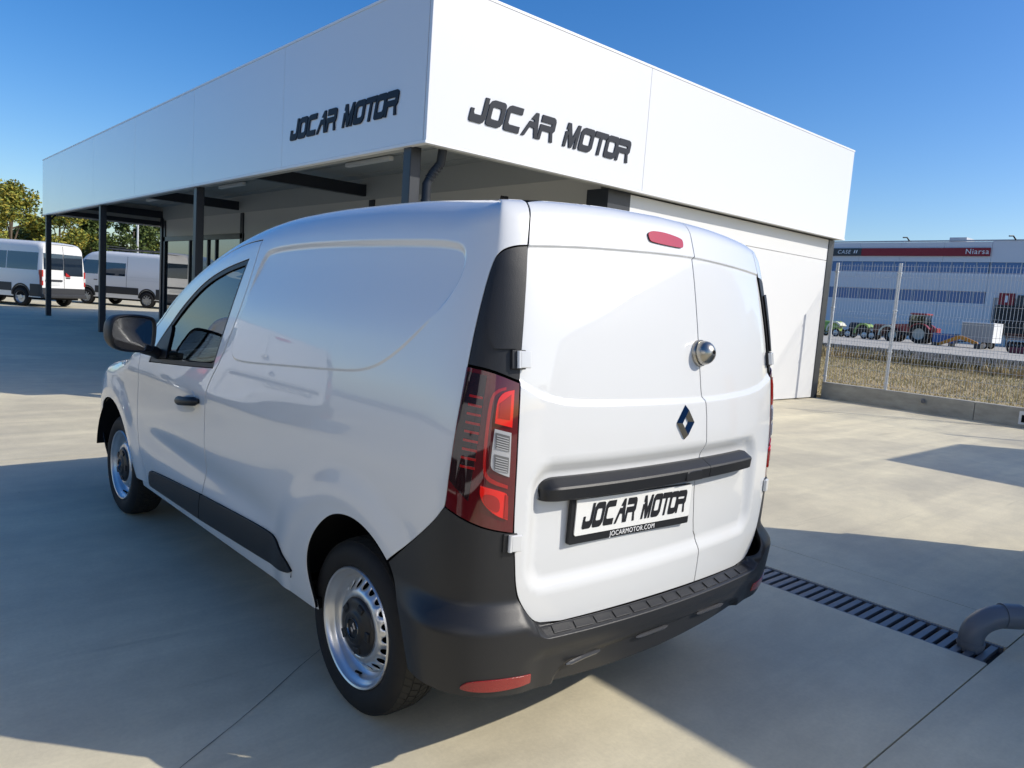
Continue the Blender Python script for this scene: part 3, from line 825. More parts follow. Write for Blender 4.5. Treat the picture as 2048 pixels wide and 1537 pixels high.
    panel('door_frame',[(.70,.42,1),(.73,.68,1),(.735,.9,1),(.735,1.28,1),(.70,1.66,1),(.655,1.80,1),(-.655,1.80,1),(-.70,1.66,1),(-.735,1.28,1),(-.735,.9,1),(-.73,.65,1),(-.70,.42,1)],'gap_black',V,step=.08,off=-.045,it=0,gap=-.03,depth=0)
    for mir in (False,True):
        panel('body_shell',[(.70,.86,1),(.96,.92,1),(1.15,.76,1),(1.45,.80,1),(1.8,.7,1),(1.86,.36,1),(3.75,.36,1),(3.79,1.0,1),(3.7,1.04,1),(2.75,1.05,1),(2.56,1.30,1),(2.50,1.60,1),(2.3,1.70,1),(1.2,1.72,1),(.9,1.68,1),(.69,1.70,1)],'gap_black',V,step=.12,off=-.030,it=0,gap=0,depth=0,mirror=mir)
    # grab bar across the doors in two lengths
    def bar(u0,u1,name,par):
        rows=[]; us=sorted(set([round(u0+(u1-u0)*i/20,5) for i in range(21)]+[round(q,5) for q in [.640-.055*(1-math.cos(math.pi/2*k/9)) for k in range(10)]+[-.522+.055*(1-math.cos(math.pi/2*k/9)) for k in range(10)] if min(u0,u1)-1e-6<=q<=max(u0,u1)+1e-6]),reverse=True)
        for u in us:
            zc=.957+.004*u; hh=.0325
            el=min(abs(u-.640),abs(u+.522))
            k=min(1.,(el/.055)) ; k=math.sqrt(max(0.,1-(1-k)**2)) if el<.055 else 1.
            dep=.052*(.25+.75*k); hh*= (.15+.85*k)
            p=S(u,zc,door_disp); x,y,nx,ny=plan(u)
            h0=.0325; up=[(-.005,hh),(dep*.30,hh*.99),(dep*.93,hh*.36),(dep,hh*.16),(dep*.93,-h0*.90),(dep*.84,-h0*1.0),(-.005,-h0)]
            rows.append([(p[0]+nx*a,p[1]+ny*a,p[2]+b+(hh-.040)*.0) for a,b in up])
        o=sheet(name,rows,'black_plastic',par)
        for end in (rows[0],rows[-1]):
            pass
        me=o.data; bm=bmesh.new(); bm.from_mesh(me); bmesh.ops.holes_fill(bm,edges=[e for e in bm.edges if e.is_boundary],sides=0); bmesh.ops.recalc_face_normals(bm,faces=bm.faces[:]); bm.to_mesh(me); bm.free(); me.shade_smooth(); me.set_sharp_from_angle(angle=math.radians(26))
        return o
    g1=bar(.640,-.158,'grab_bar',L); g2=bar(-.161,-.522,'grab_bar',Rr)
    # release button in the bar
    mt=frame_at(-.06,.945,None,.0); p=Vector(S(-.06,.945,door_disp))
    def onbar(u,t,o): 
        p=S(u,t,door_disp); x,y,nx,ny=plan(u); return Vector((p[0]+nx*o,p[1]+ny*o,p[2]))
    btn=chaikin([(-.050,-.018,1),(.050,-.018,1),(.048,.012),(.036,.018),(-.036,.018),(-.048,.012)],2)
    vs=[onbar(-.055-x,.945+y,.0525-.000*y) for x,y in btn]
    vs+=[onbar(-.055-x*.93,.945+y*.9,.0548) for x,y in btn]; k=len(btn)
    link('release_button',mesh('release_button',vs,[tuple(range(k,2*k))]+[(i,(i+1)%k,k+(i+1)%k,k+i) for i in range(k)]),'black_plastic',g1)
    # number plate in its holder
    def pl(x,y,h):     # x 0..w to the right, y up
        u=.523-x; f=x/.608
        a=Vector(S(.523,.84,door_disp)); b=Vector(S(-.085,.826,door_disp)); ex=(b-a).normalized(); ez=Vector((ex.y,-ex.x,0)).normalized(); ey=Vector((0,0,1)); ey=(ey-ex*ey.dot(ex)).normalized()
        o=Vector(S(.523,.776,door_disp)); 
        base=Vector((a.x,a.y,.776))+ez*.007
        return tuple(base+ex*x+ey*y+ez*h)
    hold=chaikin([(0,.138),(0,0,0),(.008,0),(.60,0),(.607,.006),(.607,.138)],1)
    hd=plate2d('plate_holder',[[(0.,.004),(.004,0.),(.601,0.),(.605,.004),(.605,.142),(0.,.142)]],.014,'black_plastic',L,pl)
    outl=chaikin([(.024,.030),(.585,.030),(.585,.142),(.024,.142)],2)
    def off_(h0): return lambda x,y,h: pl(x,y,h+h0)
    pw=plate2d('number_plate',[[(.016,.033),(.021,.027),(.595,.027),(.601,.033),(.601,.142),(.016,.142)]],.004,'plate_white',L,off_(.0145))
    jocar(pw,lambda x,y,h: pl(.046+x,.046+y,h+.0195),.530,.080,.0008,'ink_black')
    fr_=[(.030,.038),(.594,.038),(.594,.0395),(.030,.0395)]
    mt=Matrix([list(c) for c in zip(*[Vector(pl(1,0,0))-Vector(pl(0,0,0)),Vector(pl(0,1,0))-Vector(pl(0,0,0)),Vector(pl(0,0,1))-Vector(pl(0,0,0))])]).to_4x4()
    mt.translation=Vector(pl(.30,.0050,.0150))
    text_mesh('plate_lettering','JOCARMOTOR.COM',.0235,'ink_white',hd,mt,.0004,'CENTER',0,1.08)
    # emblem, third brake lamp, lock dome
    mt=frame_at(-.012,1.133,door_disp); mt.translation+=mt.to_3x3()@Vector((0,0,.001))
    diamond('emblem',.098,.122,'chrome',L,mt,hole=.40,th=.016)
    bl=panel('brake_light',[(.142,1.782),(.05,1.787),(-.055,1.776),(-.066,1.765),(-.062,1.742),(-.045,1.737),(.12,1.741),(.139,1.748)],'brake_red',L,step=.02,disp=door_disp,off=.007,depth=.01)
    mt=frame_at(-.122,1.372,door_disp)
    def dome(prof,name,m_,par):
        mb=MB().lathe(prof,40,'z'); mb.v=[tuple(mt@Vector(v)) for v in mb.v]; return mb.build(name,m_,par,smooth=True)
    ds=dome([(-.004,.048),(.010,.048),(.014,.046),(.014,.0005)],'lock_base','steel_dome',L)
    dome([(.014,.042),(.018,.0435),(.022,.043)]+[(.022+.040*math.sin(a),.043*math.cos(a)+.0002) for a in [math.radians(7.5*k) for k in range(13)]],'lock_dome','steel_dome',ds)
    dome([(.0615,.007),(.0635,.007),(.0635,.0005)],'keyhole','gap_black',ds)
    # rear bumper
    be=[(q[0],q[1],1) for q in chaikin([(.733,.838,1),(.724,.762),(.714,.681),(.697,.623),(.645,.556),(.61,.5425)],2,closed=False)]
    lip=[(u,.5128+.026*u,1) for u in (.55,.4,.2,0,-.2,-.4,-.55)]
    beR=[(-p[0],p[1]-.030*sstep(.9,.55,p[1]),1) for p in be[::-1]]
    out=[(q[0],q[1],1) for q in chaikin([(.733,.838,1),(.811,.852),(.882,.876),(.944,.902,1)],1,closed=False)]
    out2=[(q[0],q[1],1) for q in chaikin([(.945,.902,1),(.960,.884),(.985,.849),(1.048,.788),(1.198,.661,1)],1,closed=False)]
    arc=[(q[0],q[1],1) for q in chaikin([(1.198,.661,1),(1.160,.613),(1.120,.561),(1.098,.524),(1.070,.457),(1.05,.397),(1.045,.372,1)],1,closed=False)]
    lowL=[(1.0,.370,1),(.93,.365,1),(.85,.357,1),(.76,.348,1),(.66,.338,1),(.52,.328,1),(.35,.318,1),(.15,.311,1),(0,.308,1)]
    half=be[::-1]+out[1:]+out2[1:]+arc[1:]+lowL
    halfR=[(-p[0],p[1],1) for p in (beR and [( -q[0],q[1]) for q in beR[::-1]])[::-1]]
    loop=lip[::-1]+be[::-1]+out[1:]+out2[1:]+arc[1:]+lowL+[(-p[0],p[1],1) for p in lowL[-2::-1]]+[(-p[0],p[1],1) for p in arc[::-1]]+[(-p[0],p[1],1) for p in out2[::-1][1:]]+[(-p[0],p[1],1) for p in out[::-1][1:]]+beR[::-1][1:]
    extra=[]
    for i in range(260):
        u=-.8+1.6*i/259; cc=1-sstep(.60,.70,abs(u))
        for k in range(12): extra.append((u,.5125-k*.0026+.026*u*cc))
        if i%2: extra.append((u,.40)); extra.append((u,.412)); extra.append((u,.388))
    B=panel('rear_bumper',loop,'bumper_plastic',V,step=.02,disp=bump_disp,it=0,gap=.001,depth=.02,extra=extra)
    # tread pads on the step
    for k in range(13):
        u=.565-k*.0885; w_=.070
        q=[]
        for (du,f) in ((0,0),(w_,0),(w_-.012,1),(-.012,1)):
            uu=u-du; p=Vector(S(uu,.53,None)); x,y,nx,ny=plan(uu); o_=.014+.032*f
            q.append((p.x+nx*o_,p.y+ny*o_,.5085+.026*uu-.0085*f))
        vs=q+[(a,b,c+.0035) for a,b,c in q]
        MB().add(vs,[(0,1,2,3),(4,5,6,7),(0,1,5,4),(1,2,6,5),(2,3,7,6),(3,0,4,7)]).build('tread_pad','bumper_plastic',B,bevel=.0012,seg=1)
    for (u0,u1) in ((.52,.355),(.175,-.005),(-.19,-.37)):
        pts=[]
        for k in range(9):
            u=u0+(u1-u0)*k/8; p=Vector(S(u,.396+.012*u,bump_disp)); x,y,nx,ny=plan(u); pts.append((p.x+nx*.011,p.y+ny*.011,p.z))
        MB().tube(pts,[.003]+[.0075]*7+[.003],8).build('slot_lip','slot_highlight',B,smooth=True)
    for mir in (False,True):
        panel('rear_reflector',[(.862,.390),(.83,.414),(.70,.408),(.650,.402,1),(.645,.368,1),(.76,.366),(.85,.376)],'reflector_red',B,step=.02,disp=bump_disp,off=.004,mirror=mir,depth=.006)
    # underside, interior
    MB().box(-.56,.56,-.42,3.2,.25,.33).build('floor_pan','liner_black',V)
    MB().box(-.74,.74,-.62,-.41,.37,.80).build('bumper_light_stop','liner_black',V)  # hidden box added to stop sunlight leaking past the bumper corner
    MB().box(-.80,.80,.45,2.3,.27,.32).build('floor_sill','liner_black',V)
    MB().tube([(-.56,0,.30),(.56,0,.30)],.035,10).build('rear_axle','liner_black',V)
    bx('bulkhead',-.74,.74,.93,.95,.35,1.70,'seat_dark',V)
    for sx in (-.38,.38):
        s=thing_part('seat',V)
        MB().box(sx-.24,sx+.24,1.15,1.68,.62,.80).build('seat_cushion','seat_dark',s,bevel=.05)
        MB().box(sx-.23,sx+.23,1.02,1.16,.78,1.30).build('seat_back','seat_dark',s,bevel=.05)
        MB().box(sx-.13,sx+.13,1.03,1.12,1.33,1.50).build('head_rest','seat_dark',s,bevel=.03)
    MB().box(-.76,.76,1.98,2.40,.6,1.02).build('dashboard','seat_dark',V,bevel=.05)
    th=[2*math.pi*k/28 for k in range(29)]
    MB().tube([(-.38+.185*math.cos(a),1.86+.08*math.sin(a),1.0+.165*math.sin(a)) for a in th],.014,8,cap=False).build('steering_wheel','seat_dark',V,smooth=True)
    return V
def resample_u(us):
    out=[]
    for a,b in zip(us,us[1:]):
        n=max(1,int(abs(b-a)/.03)); out+=[a+(b-a)*k/n for k in range(n)]
    return out+[us[-1]]
def thing_part(name,parent):
    o=bpy.data.objects.new(name,None); COL.objects.link(o); o.parent=parent; o.empty_display_size=.1; return o
VAN=make_van('small white two-door delivery van with dark grey rear bumper, parked before the canopy',(2.1538,2.2555,0),.0222)
# ------------------------------------------------------------------ setting: concrete yard
def concrete(name,base,dark,seed=0.):
    m=mat(name,base,.72,spec=.35); n,b=nodes(m); N=n.nodes.new; L=n.links.new
    tc=N('ShaderNodeTexCoord'); ge=N('ShaderNodeNewGeometry')
    def noise(scale,detail,rough,vec,dist=0.):
        o=N('ShaderNodeTexNoise'); o.inputs['Scale'].default_value=scale; o.inputs['Detail'].default_value=detail; o.inputs['Roughness'].default_value=rough; o.inputs['Distortion'].default_value=dist; L(vec,o.inputs['Vector']); return o.outputs['Fac']
    pos=ge.outputs['Position']
    mp=N('ShaderNodeMapping'); mp.inputs['Rotation'].default_value=(0,0,math.radians(38)); mp.inputs['Scale'].default_value=(.35,2.2,1); mp.inputs['Location'].default_value=(seed,seed*1.7,0); L(pos,mp.inputs[0])
    cloud=noise(.55,5,.6,pos,.6); streak=noise(1.1,6,.65,mp.outputs[0],.8); fine=noise(60,3,.6,pos); mott=noise(6,6,.62,pos)
    def ramp(fac,a,b_,lo,hi):
        r=N('ShaderNodeMapRange'); r.inputs[1].default_value=a; r.inputs[2].default_value=b_; r.inputs[3].default_value=lo; r.inputs[4].default_value=hi; r.interpolation_type='SMOOTHSTEP'; L(fac,r.inputs[0]); return r.outputs[0]
    def mul(x,y):
        o=N('ShaderNodeMath'); o.operation='MULTIPLY'; L(x,o.inputs[0]); L(y,o.inputs[1]); return o.outputs[0]
    f=mul(mul(ramp(cloud,.3,.7,.90,1.03),ramp(streak,.3,.7,.86,1.04)),mul(ramp(fine,.3,.7,.965,1.03),ramp(mott,.3,.72,.94,1.03)))
    # tyre scuffs: sparse thin dark streaks
    mp2=N('ShaderNodeMapping'); mp2.inputs['Rotation'].default_value=(0,0,math.radians(28)); mp2.inputs['Scale'].default_value=(.5,9,1); L(pos,mp2.inputs[0])
    sc=ramp(noise(.8,4,.55,mp2.outputs[0],.3),.66,.74,1.,.86); f=mul(f,sc)
    # small dark specks
    vo=N('ShaderNodeTexVoronoi'); vo.inputs['Scale'].default_value=1.6; L(pos,vo.inputs['Vector'])
    f=mul(f,ramp(vo.outputs['Distance'],.008,.016,.55,1.))
    mx=N('ShaderNodeMix'); mx.data_type='RGBA'; mx.inputs[6].default_value=(*dark,1); mx.inputs[7].default_value=(*base,1); L(ramp(cloud,.35,.65,0,1),mx.inputs[0])
    vm=N('ShaderNodeVectorMath'); vm.operation='SCALE'; L(mx.outputs[2],vm.inputs[0]); L(f,vm.inputs['Scale']); L(vm.outputs[0],b.inputs['Base Color'])
    L(ramp(streak,.3,.7,.58,.82),b.inputs['Roughness'])
    bp=N('ShaderNodeBump'); bp.inputs['Strength'].default_value=.16; bp.inputs['Distance'].default_value=.004; L(fine,bp.inputs['Height']); L(bp.outputs[0],b.inputs['Normal'])
    return m
concrete('concrete',(.70,.625,.44),(.655,.585,.425))
concrete('concrete_far',(.56,.51,.42),(.50,.47,.40),5.)
m=mat('joint_dark',(.06,.055,.048),.9)
# bed under the slabs and the ground far beyond
G0=bx('ground',-900,1500,-900,1500,-.6,-.035,'joint_dark'); G0['kind']='structure'
yard=bpy.data.objects.new('concrete_yard',None); COL.objects.link(yard); yard['kind']='structure'
JG=.0035
def slab(x0,x1,y0,y1):
    MB().box(x0+JG,x1-JG,y0+JG,y1-JG,-.12,0).build('slab','concrete',yard)
XS=[-30,-18.9,-13,-7.1,-1.25]
YS=[-24.6,-16.6,-10.8,-4.94,.93,6.80,12.66,18.5,24.4,30.3,36.2,42,48,60]
for i in range(len(YS)-1):
    for j in range(len(XS)-1): slab(XS[j],XS[j+1],YS[i],YS[i+1])
    if YS[i]==.93:
        slab(-1.25,3.912,.93,6.80); slab(4.198,4.62,.93,6.80); slab(4.62,14.62,.93,6.80)
    else:
        slab(-1.25,4.62,YS[i],YS[i+1])
        if YS[i+1]<=.93: slab(4.62,14.62,YS[i],YS[i+1])
        elif YS[i]>=30: slab(4.62,24,YS[i],YS[i+1])
        else: slab(4.62,14.5,YS[i],YS[i+1])
slab(14.5,24,18.5,60-0); 
# hairline crack and saw cut
def crack(pts,w_,name='crack'):
    vs=[];fs=[]
    for i,(x,y) in enumerate(pts):
        a=pts[max(i-1,0)]; b=pts[min(i+1,len(pts)-1)]; tx,ty=b[0]-a[0],b[1]-a[1]; l=math.hypot(tx,ty); nx,ny=-ty/l,tx/l; ww=w_*random.uniform(.5,1.2)
        vs+=[(x+nx*ww,y+ny*ww,.003),(x-nx*ww,y-ny*ww,.003)]
        if i: k=2*i; fs.append((k-2,k-1,k+1,k))
    link(name,mesh(name,vs,fs),'joint_dark',yard)
crack([(.62,2.15),(.75,2.245),(.84,2.30),(.98,2.385),(1.13,2.485),(1.32,2.62),(1.46,2.71),(1.7,2.88)],.0016)
crack([(12.04+2.5*k/12+.03*math.sin(k*2.1),5.92-2.47*k/12) for k in range(13)],.007)
# drainage channel with a slotted grate
mat('grate_steel',(.16,.17,.185),.5,metal=.55)
dr=thing('drain_channel','long slotted steel drain grate set in the concrete beside the van','drain',(4.055,.94,0))
bx('channel_bed',-.14,.14,0,5.85,-.115,-.10,'gap_black',dr)
for s in (-1,1): bx('channel_edge',min(s*.143,s*.128),max(s*.143,s*.128),.004,5.85,-.10,-.003,'grate_steel',dr)
gm=None
for k in range(106):
    y=.02+k*.055
    if gm is None:
        o=bx('grate_bar',-.127,.127,0,.034,-.028,-.006,'grate_steel',dr,bevel=.003); gm=o.data
    else: o=link('grate_bar',gm,None,dr)
    o.location=(0,y,0)
# grey plastic pipe lying on the drain, elbow down into it
mat('pvc_grey',(.13,.14,.155),.38)
pp=thing('drain_pipe','thick grey plastic pipe with an elbow lying over the drain end','pipe',(4.06,1.05,0))
el=[]
for k in range(11):
    a=math.radians(90*k/10); el.append((.13*(1-math.cos(a)) ,-.11*(1-math.cos(a)),.045+.115*math.sin(a)))
MB().tube([(0,0,-.02),(0,0,.03)]+el,.056,20).build('elbow','pvc_grey',pp,smooth=True)
MB().tube([(.10,-.085,.160),(.17,-.144,.160)],.060,20).build('socket','pvc_grey',pp,smooth=True)
MB().tube([(.14,-.118,.160),(2.6,-2.2,.10)],.051,20).build('pipe_run','pvc_grey',pp,smooth=True)
MB().lathe([(.0,.057),(.0,.0605),(.02,.0605),(.02,.057)],24,'z',(0,0,.005)).build('pipe_collar','pvc_grey',pp,smooth=True)
# ------------------------------------------------------------------ canopy building
m=mat('fascia_white',(.67,.675,.685),.16,coat=.6); add_bump(m,.9,.10,.012,2,stretch=(1,1,1.6))
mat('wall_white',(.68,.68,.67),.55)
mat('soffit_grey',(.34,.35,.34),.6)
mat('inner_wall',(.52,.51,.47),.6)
mat('steel_dark',(.020,.024,.032),.42)
mat('trim_white',(.75,.76,.77),.35)
mat('sign_navy',(.006,.011,.022),.55,spec=.3)
mat('shop_glass',(.02,.03,.035),.01,spec=1.0,ior=1.75)
mat('lamp_tube',(.75,.75,.72),.5)
mat('frame_dark',(.03,.034,.04),.4)
m=mat('roof_grey',(.35,.35,.35),.8)
FX,FY,FXR,FYB=4.63,6.80,14.47,27.62     # fascia planes
Z0,Z1=3.108,4.805
B=thing('showroom_building','white showroom with a deep canopy fascia on dark steel posts','building',(0,0,0))
# fascia panels: front (along x) and side (along y), each a cassette with a thin joint
def fpanel(axis,a,b):
    g=.0015
    if axis=='x': bx('fascia_panel',a+g,b-g,FY,FY+.05,Z0+.03,Z1-.03,'fascia_white',B,bevel=.004)
    else: bx('fascia_panel',FX,FX+.05,a+g,b-g,Z0+.03,Z1-.03,'fascia_white',B,bevel=.004)
for a,b in ((FX+.001,8.26),(8.26,FXR)): fpanel('x',a,b)
for a,b in ((FY+.056,10.35),(10.35,14.0),(14.0,17.6),(17.6,21.2),(21.2,24.8),(24.8,FYB)): fpanel('y',a,b)
bx('fascia_end',FXR-.05,FXR,FY+.056,18.,Z0+.03,Z1-.03,'fascia_white',B)
bx('fascia_end',FX+.056,FXR,FYB-.05,FYB,Z0+.03,Z1-.03,'fascia_white',B)
# edge trims top and bottom
for z,zz in ((Z0,Z0+.029),(Z1-.029,Z1)):
    bx('edge_trim',FX-.006,FXR+.006,FY-.006,FY+.07,z,zz,'trim_white',B)
    bx('edge_trim',FX-.006,FX+.07,FY+.071,FYB,z,zz,'trim_white',B)
    bx('edge_trim',FXR-.07,FXR+.006,FY+.071,18.,z,zz,'trim_white',B)
bx('roof_deck',FX+.06,FXR-.06,FY+.06,FYB-.06,4.2,4.3,'roof_grey',B)
# canopy ceiling in corrugated sheets and battens
for k in range(9):
    x0=FX+.07+k*.386
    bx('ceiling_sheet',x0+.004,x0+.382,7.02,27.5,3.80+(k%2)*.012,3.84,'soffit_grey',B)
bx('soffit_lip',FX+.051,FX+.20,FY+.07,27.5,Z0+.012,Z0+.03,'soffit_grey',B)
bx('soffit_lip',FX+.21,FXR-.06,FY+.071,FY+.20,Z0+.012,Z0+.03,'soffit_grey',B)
for (x,y) in ((6.95,11.2),(6.95,17.5),(6.95,23.5)):
    t=bx('ceiling_lamp',x-.05,x+.05,y,y+1.5,3.72,3.795,'lamp_tube',B,bevel=.012)
# posts, beams
PY=[7.22,14.0,20.75,27.4]
for y in PY:
    bx('post',4.68,4.82,y-.075,y+.075,0,3.80,'steel_dark',B,bevel=.008)
for y in PY[1:]:
    bx('beam',4.83,8.09,y-.07,y+.07,3.43,3.66,'steel_dark',B)
    bx('wall_post',8.06,8.10,y-.42,y-.24,0,3.34,'steel_dark',B)
bx('edge_beam',4.70,8.09,27.41,27.55,3.18,3.32,'steel_dark',B)
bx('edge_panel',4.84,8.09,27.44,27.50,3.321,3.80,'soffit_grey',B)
MB().tube([(4.75,27.33,2.95),(4.98,27.33,3.2)],.03,6).build('brace','steel_dark',B)
# inner wall under the canopy (plane x = 8.1)
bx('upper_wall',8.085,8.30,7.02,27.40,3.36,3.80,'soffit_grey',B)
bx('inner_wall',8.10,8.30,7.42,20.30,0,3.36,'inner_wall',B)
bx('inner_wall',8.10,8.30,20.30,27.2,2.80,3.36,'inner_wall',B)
bx('wall_post',8.02,8.12,27.2,27.36,0,3.42,'steel_dark',B)
# shop front: frame bars and panes
for y0,y1 in ((20.30,20.42),(22.30,22.38),(22.95,23.03),(24.55,24.63),(27.08,27.2)): bx('frame_bar',8.07,8.17,y0,y1,0,2.80,'frame_dark',B)
bx('frame_bar',8.06,8.18,20.30,27.2,2.66,2.80,'frame_dark',B); bx('frame_bar',8.065,8.175,20.30,27.2,0,.08,'frame_dark',B)
for y0,y1 in ((20.42,22.30),(22.38,22.95),(23.03,24.55),(24.63,27.08)): bx('shop_pane',8.115,8.125,y0,y1,.08,2.66,'shop_glass',B)
# front wall (plane y = 7.0) in horizontal sandwich panels
bx('dark_pier',7.80,8.27,7.0,7.40,0,3.12,'steel_dark',B)
for z0,z1 in ((0.02,2.695),(2.703,3.10)):
    bx('wall_panel',8.272,14.25,7.0,7.10,z0,z1,'wall_white',B,bevel=.003)
bx('corner_post',14.25,14.46,6.985,7.16,0,3.10,'steel_dark',B)
bx('side_wall',14.30,14.42,7.17,18,0,3.10,'wall_white',B)
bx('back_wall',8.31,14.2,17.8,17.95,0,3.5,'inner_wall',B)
# downpipe beside the corner post
dp=MB().tube([(5.02,7.02,3.16),(5.02,7.05,2.98),(4.95,7.10,2.86),(4.90,7.13,2.74),(4.90,7.13,0.02)],.052,12).build('downpipe','steel_dark',B,smooth=True)
for k in range(5): MB().tube([(5.005-.02*k,7.06+.012*k,2.95-.035*k),(5.00-.02*k,7.063+.012*k,2.94-.035*k)],.056,12).build('pipe_rib','steel_dark',dp,smooth=True)
for z in (2.55,2.0,1.2): MB().tube([(4.90,7.13,z-.015),(4.90,7.13,z+.015)],.058,12).build('pipe_clip','steel_dark',dp,smooth=True)
# sign letters on both faces
jocar(B,lambda x,y,h:(5.178+x,FY-h-.001,3.447+y),2.765,.296,.014,'sign_navy','sign_letter')
jocar(B,lambda x,y,h:(FX-h-.001,10.08-x,3.472+y),2.73,.272,.014,'sign_navy','sign_letter')
# ------------------------------------------------------------------ boundary wall and mesh fence
m=mat('kerb_concrete',(.40,.38,.32),.85); add_noise(m,3.,.35,detail=8,stretch=(1,1,2.5)); 
m=mat('galvanised',(.60,.62,.64),.42,metal=.4); add_noise(m,30,.2)
kw=thing('boundary_wall','low weathered concrete wall carrying the mesh fence','wall',(14.62,0,0))
for y0,y1 in ((6.985-2.75,6.98),(6.985-8.3,6.985-2.756),(-14,6.985-8.306)): bx('wall_block',0,.20,y0,y1,-.1,.32,'kerb_concrete',kw,bevel=.008)
bx('outlet_frame',-.008,.03,3.30,3.56,.05,.27,'wall_white',kw); bx('outlet_hole',-.012,.0,3.345,3.52,.085,.21,'gap_black',kw)
MB().tube([(.04,5.08,.235),(-.05,5.05,.205)],.035,12).build('weep_pipe','pvc_grey',kw,smooth=True)
fe=thing('mesh_fence','galvanised welded mesh fence on round posts along the low wall','fence',(14.72,0,.32))
posts=[6.985,5.79,3.29,.79,-1.71,-4.21]
for y in posts:
    MB().tube([(0,y,0),(0,y,2.38)],.03,14).build('post','galvanised',fe,smooth=True)
    for z in (.12,.72,1.5,2.2): MB().box(-.045,.02,y-.035,y+.035,z-.012,z+.012).build('post_clamp','galvanised',fe,bevel=.004)
BEND=[2.17,1.38,.59,.10]
for y1,y0 in zip(posts,posts[1:]):
    mb=MB(); y=y0+.03
    def zx(z):
        for b in BEND[:3]:
            if abs(z-b)<.055: return -.028*(1-abs(z-b)/.055)
        return 0.
    zz=[0.03]; 
    for b in BEND[2::-1]: zz+=[b-.055,b,b+.055]
    zz+=[2.36]
    while y<y1-.02:
        mb.tube([(zx(z)-.03,y,z) for z in zz],.0029,4,cap=False); y+=.054
    for b in BEND[:3]:
        for dz in (-.055,.055): mb.tube([(-.03,y0,b+dz),(-.03,y1,b+dz)],.0029,4,cap=False)
    for z in (.06,.34,.86,1.12,1.65,1.9,2.32): mb.tube([(-.034,y0,z),(-.034,y1,z)],.0027,4,cap=False)
    o=mb.build('mesh_panel','galvanised',fe,smooth=True)
# ------------------------------------------------------------------ dry field, ditch, far yard
m=mat('dry_soil',(.46,.36,.215),.95,spec=.1); add_noise(m,1.3,.3,c2=(.33,.27,.15),detail=8)
m=mat('dry_grass',(.56,.44,.25),.9,spec=.1); add_noise(m,.5,.3,c2=(.40,.35,.17),detail=4)
m=mat('weed_dark',(.085,.085,.045),.9,spec=.1); add_noise(m,.8,.3,c2=(.22,.17,.08),detail=3)
m=mat('rubble',(.10,.098,.095),.95); add_noise(m,2.5,.6,c2=(.05,.05,.045),detail=6)
fld=bx('field',14.82,33,-60,80,-.4,.03,'dry_soil'); fld['kind']='structure'
MB().add([(33,-60,.03),(33,80,.03),(38,-60,-.55),(38,80,-.55),(44.5,-60,-.55),(44.5,80,-.55),(47.5,-60,.16),(47.5,80,.16)],[(0,1,3,2),(2,3,5,4),(4,5,7,6)]).build('ditch','rubble')['kind']='structure'
far=bx('far_yard',47.45,400,-120,220,-.4,.17,'concrete_far'); far['kind']='structure'
def blades(name,n,region,hmin,hmax,wd,material,zf=lambda x,y:.03,lean=.5,dens=None):
    vs=[];fs=[]
    rng=random.Random(len(name)+n)
    x0,x1,y0,y1=region; c=0
    while c<n:
        x=rng.uniform(x0,x1); y=rng.uniform(y0,y1)
        if dens and rng.random()>dens(x,y): continue
        c+=1; h=rng.uniform(hmin,hmax); a=rng.uniform(0,6.28); l=rng.uniform(0,lean)*h; z=zf(x,y); w_=wd*rng.uniform(.5,1.4)
        b=rng.uniform(0,6.28); dx,dy=math.cos(b)*w_,math.sin(b)*w_
        k=len(vs); vs+=[(x-dx,y-dy,z),(x+dx,y+dy,z),(x+math.cos(a)*l*.4+dx*.6,y+math.sin(a)*l*.4+dy*.6,z+h*.6),(x+math.cos(a)*l,y+math.sin(a)*l,z+h)]
        fs+=[(k,k+1,k+2),(k,k+2,k+3)]
    o=link(name,mesh(name,vs,fs),material); o['kind']='stuff'; return o
tag(blades('grass',30000,(14.85,33.5,2.5,18),.03,.11,.014,'dry_grass',lean=1.3),'dry straw coloured grass covering the field behind the fence','grass')
def dz(x,y):
    if x<33: return .03
    if x<38: return .03-.58*(x-33)/5
    if x<44.5: return -.55
    return -.55+.71*(x-44.5)/3
tag(blades('weeds',26000,(31.,46.5,5,28),.08,.48,.024,'weed_dark',dz,.7,lambda x,y:.25+.75*(math.sin(x*.9+1.3*math.sin(y*.55))*.5+.5)),'dark scrubby weeds along the ditch beyond the field','weeds')
m=mat('straw_weed',(.42,.33,.17),.9,spec=.1)
tag(blades('tall_straw',14000,(30.0,38,3,30),.12,.5,.02,'straw_weed',dz,.6,lambda x,y:max(0.,math.sin(y*.7+.4*x)*math.sin(y*.23+2))**1.5),'tall pale straw tufts at the edge of the ditch','weeds')
# ------------------------------------------------------------------ far dealership building (facade x = 105)
mat('far_wall',(.68,.68,.70),.6)
mat('far_sky_glass',(.05,.14,.34),.08,spec=.5,ior=1.45)  # blue of the reflected sky put into the base colour
mat('far_dark',(.018,.018,.02),.5)
mat('sign_red',(.26,.010,.022),.45)
mat('sign_charcoal',(.045,.05,.055),.5)
mat('far_frame',(.45,.47,.5),.5)
D=thing('dealership_building','long grey three-storey dealership with a red sign band beyond the field','building',(105,0,0))
def facade(y0,y1,z0,z1,name='facade_panel',m_='far_wall',x=0.,t=.4): return bx(name,x,x+t,y0,y1,z0,z1,m_,D)
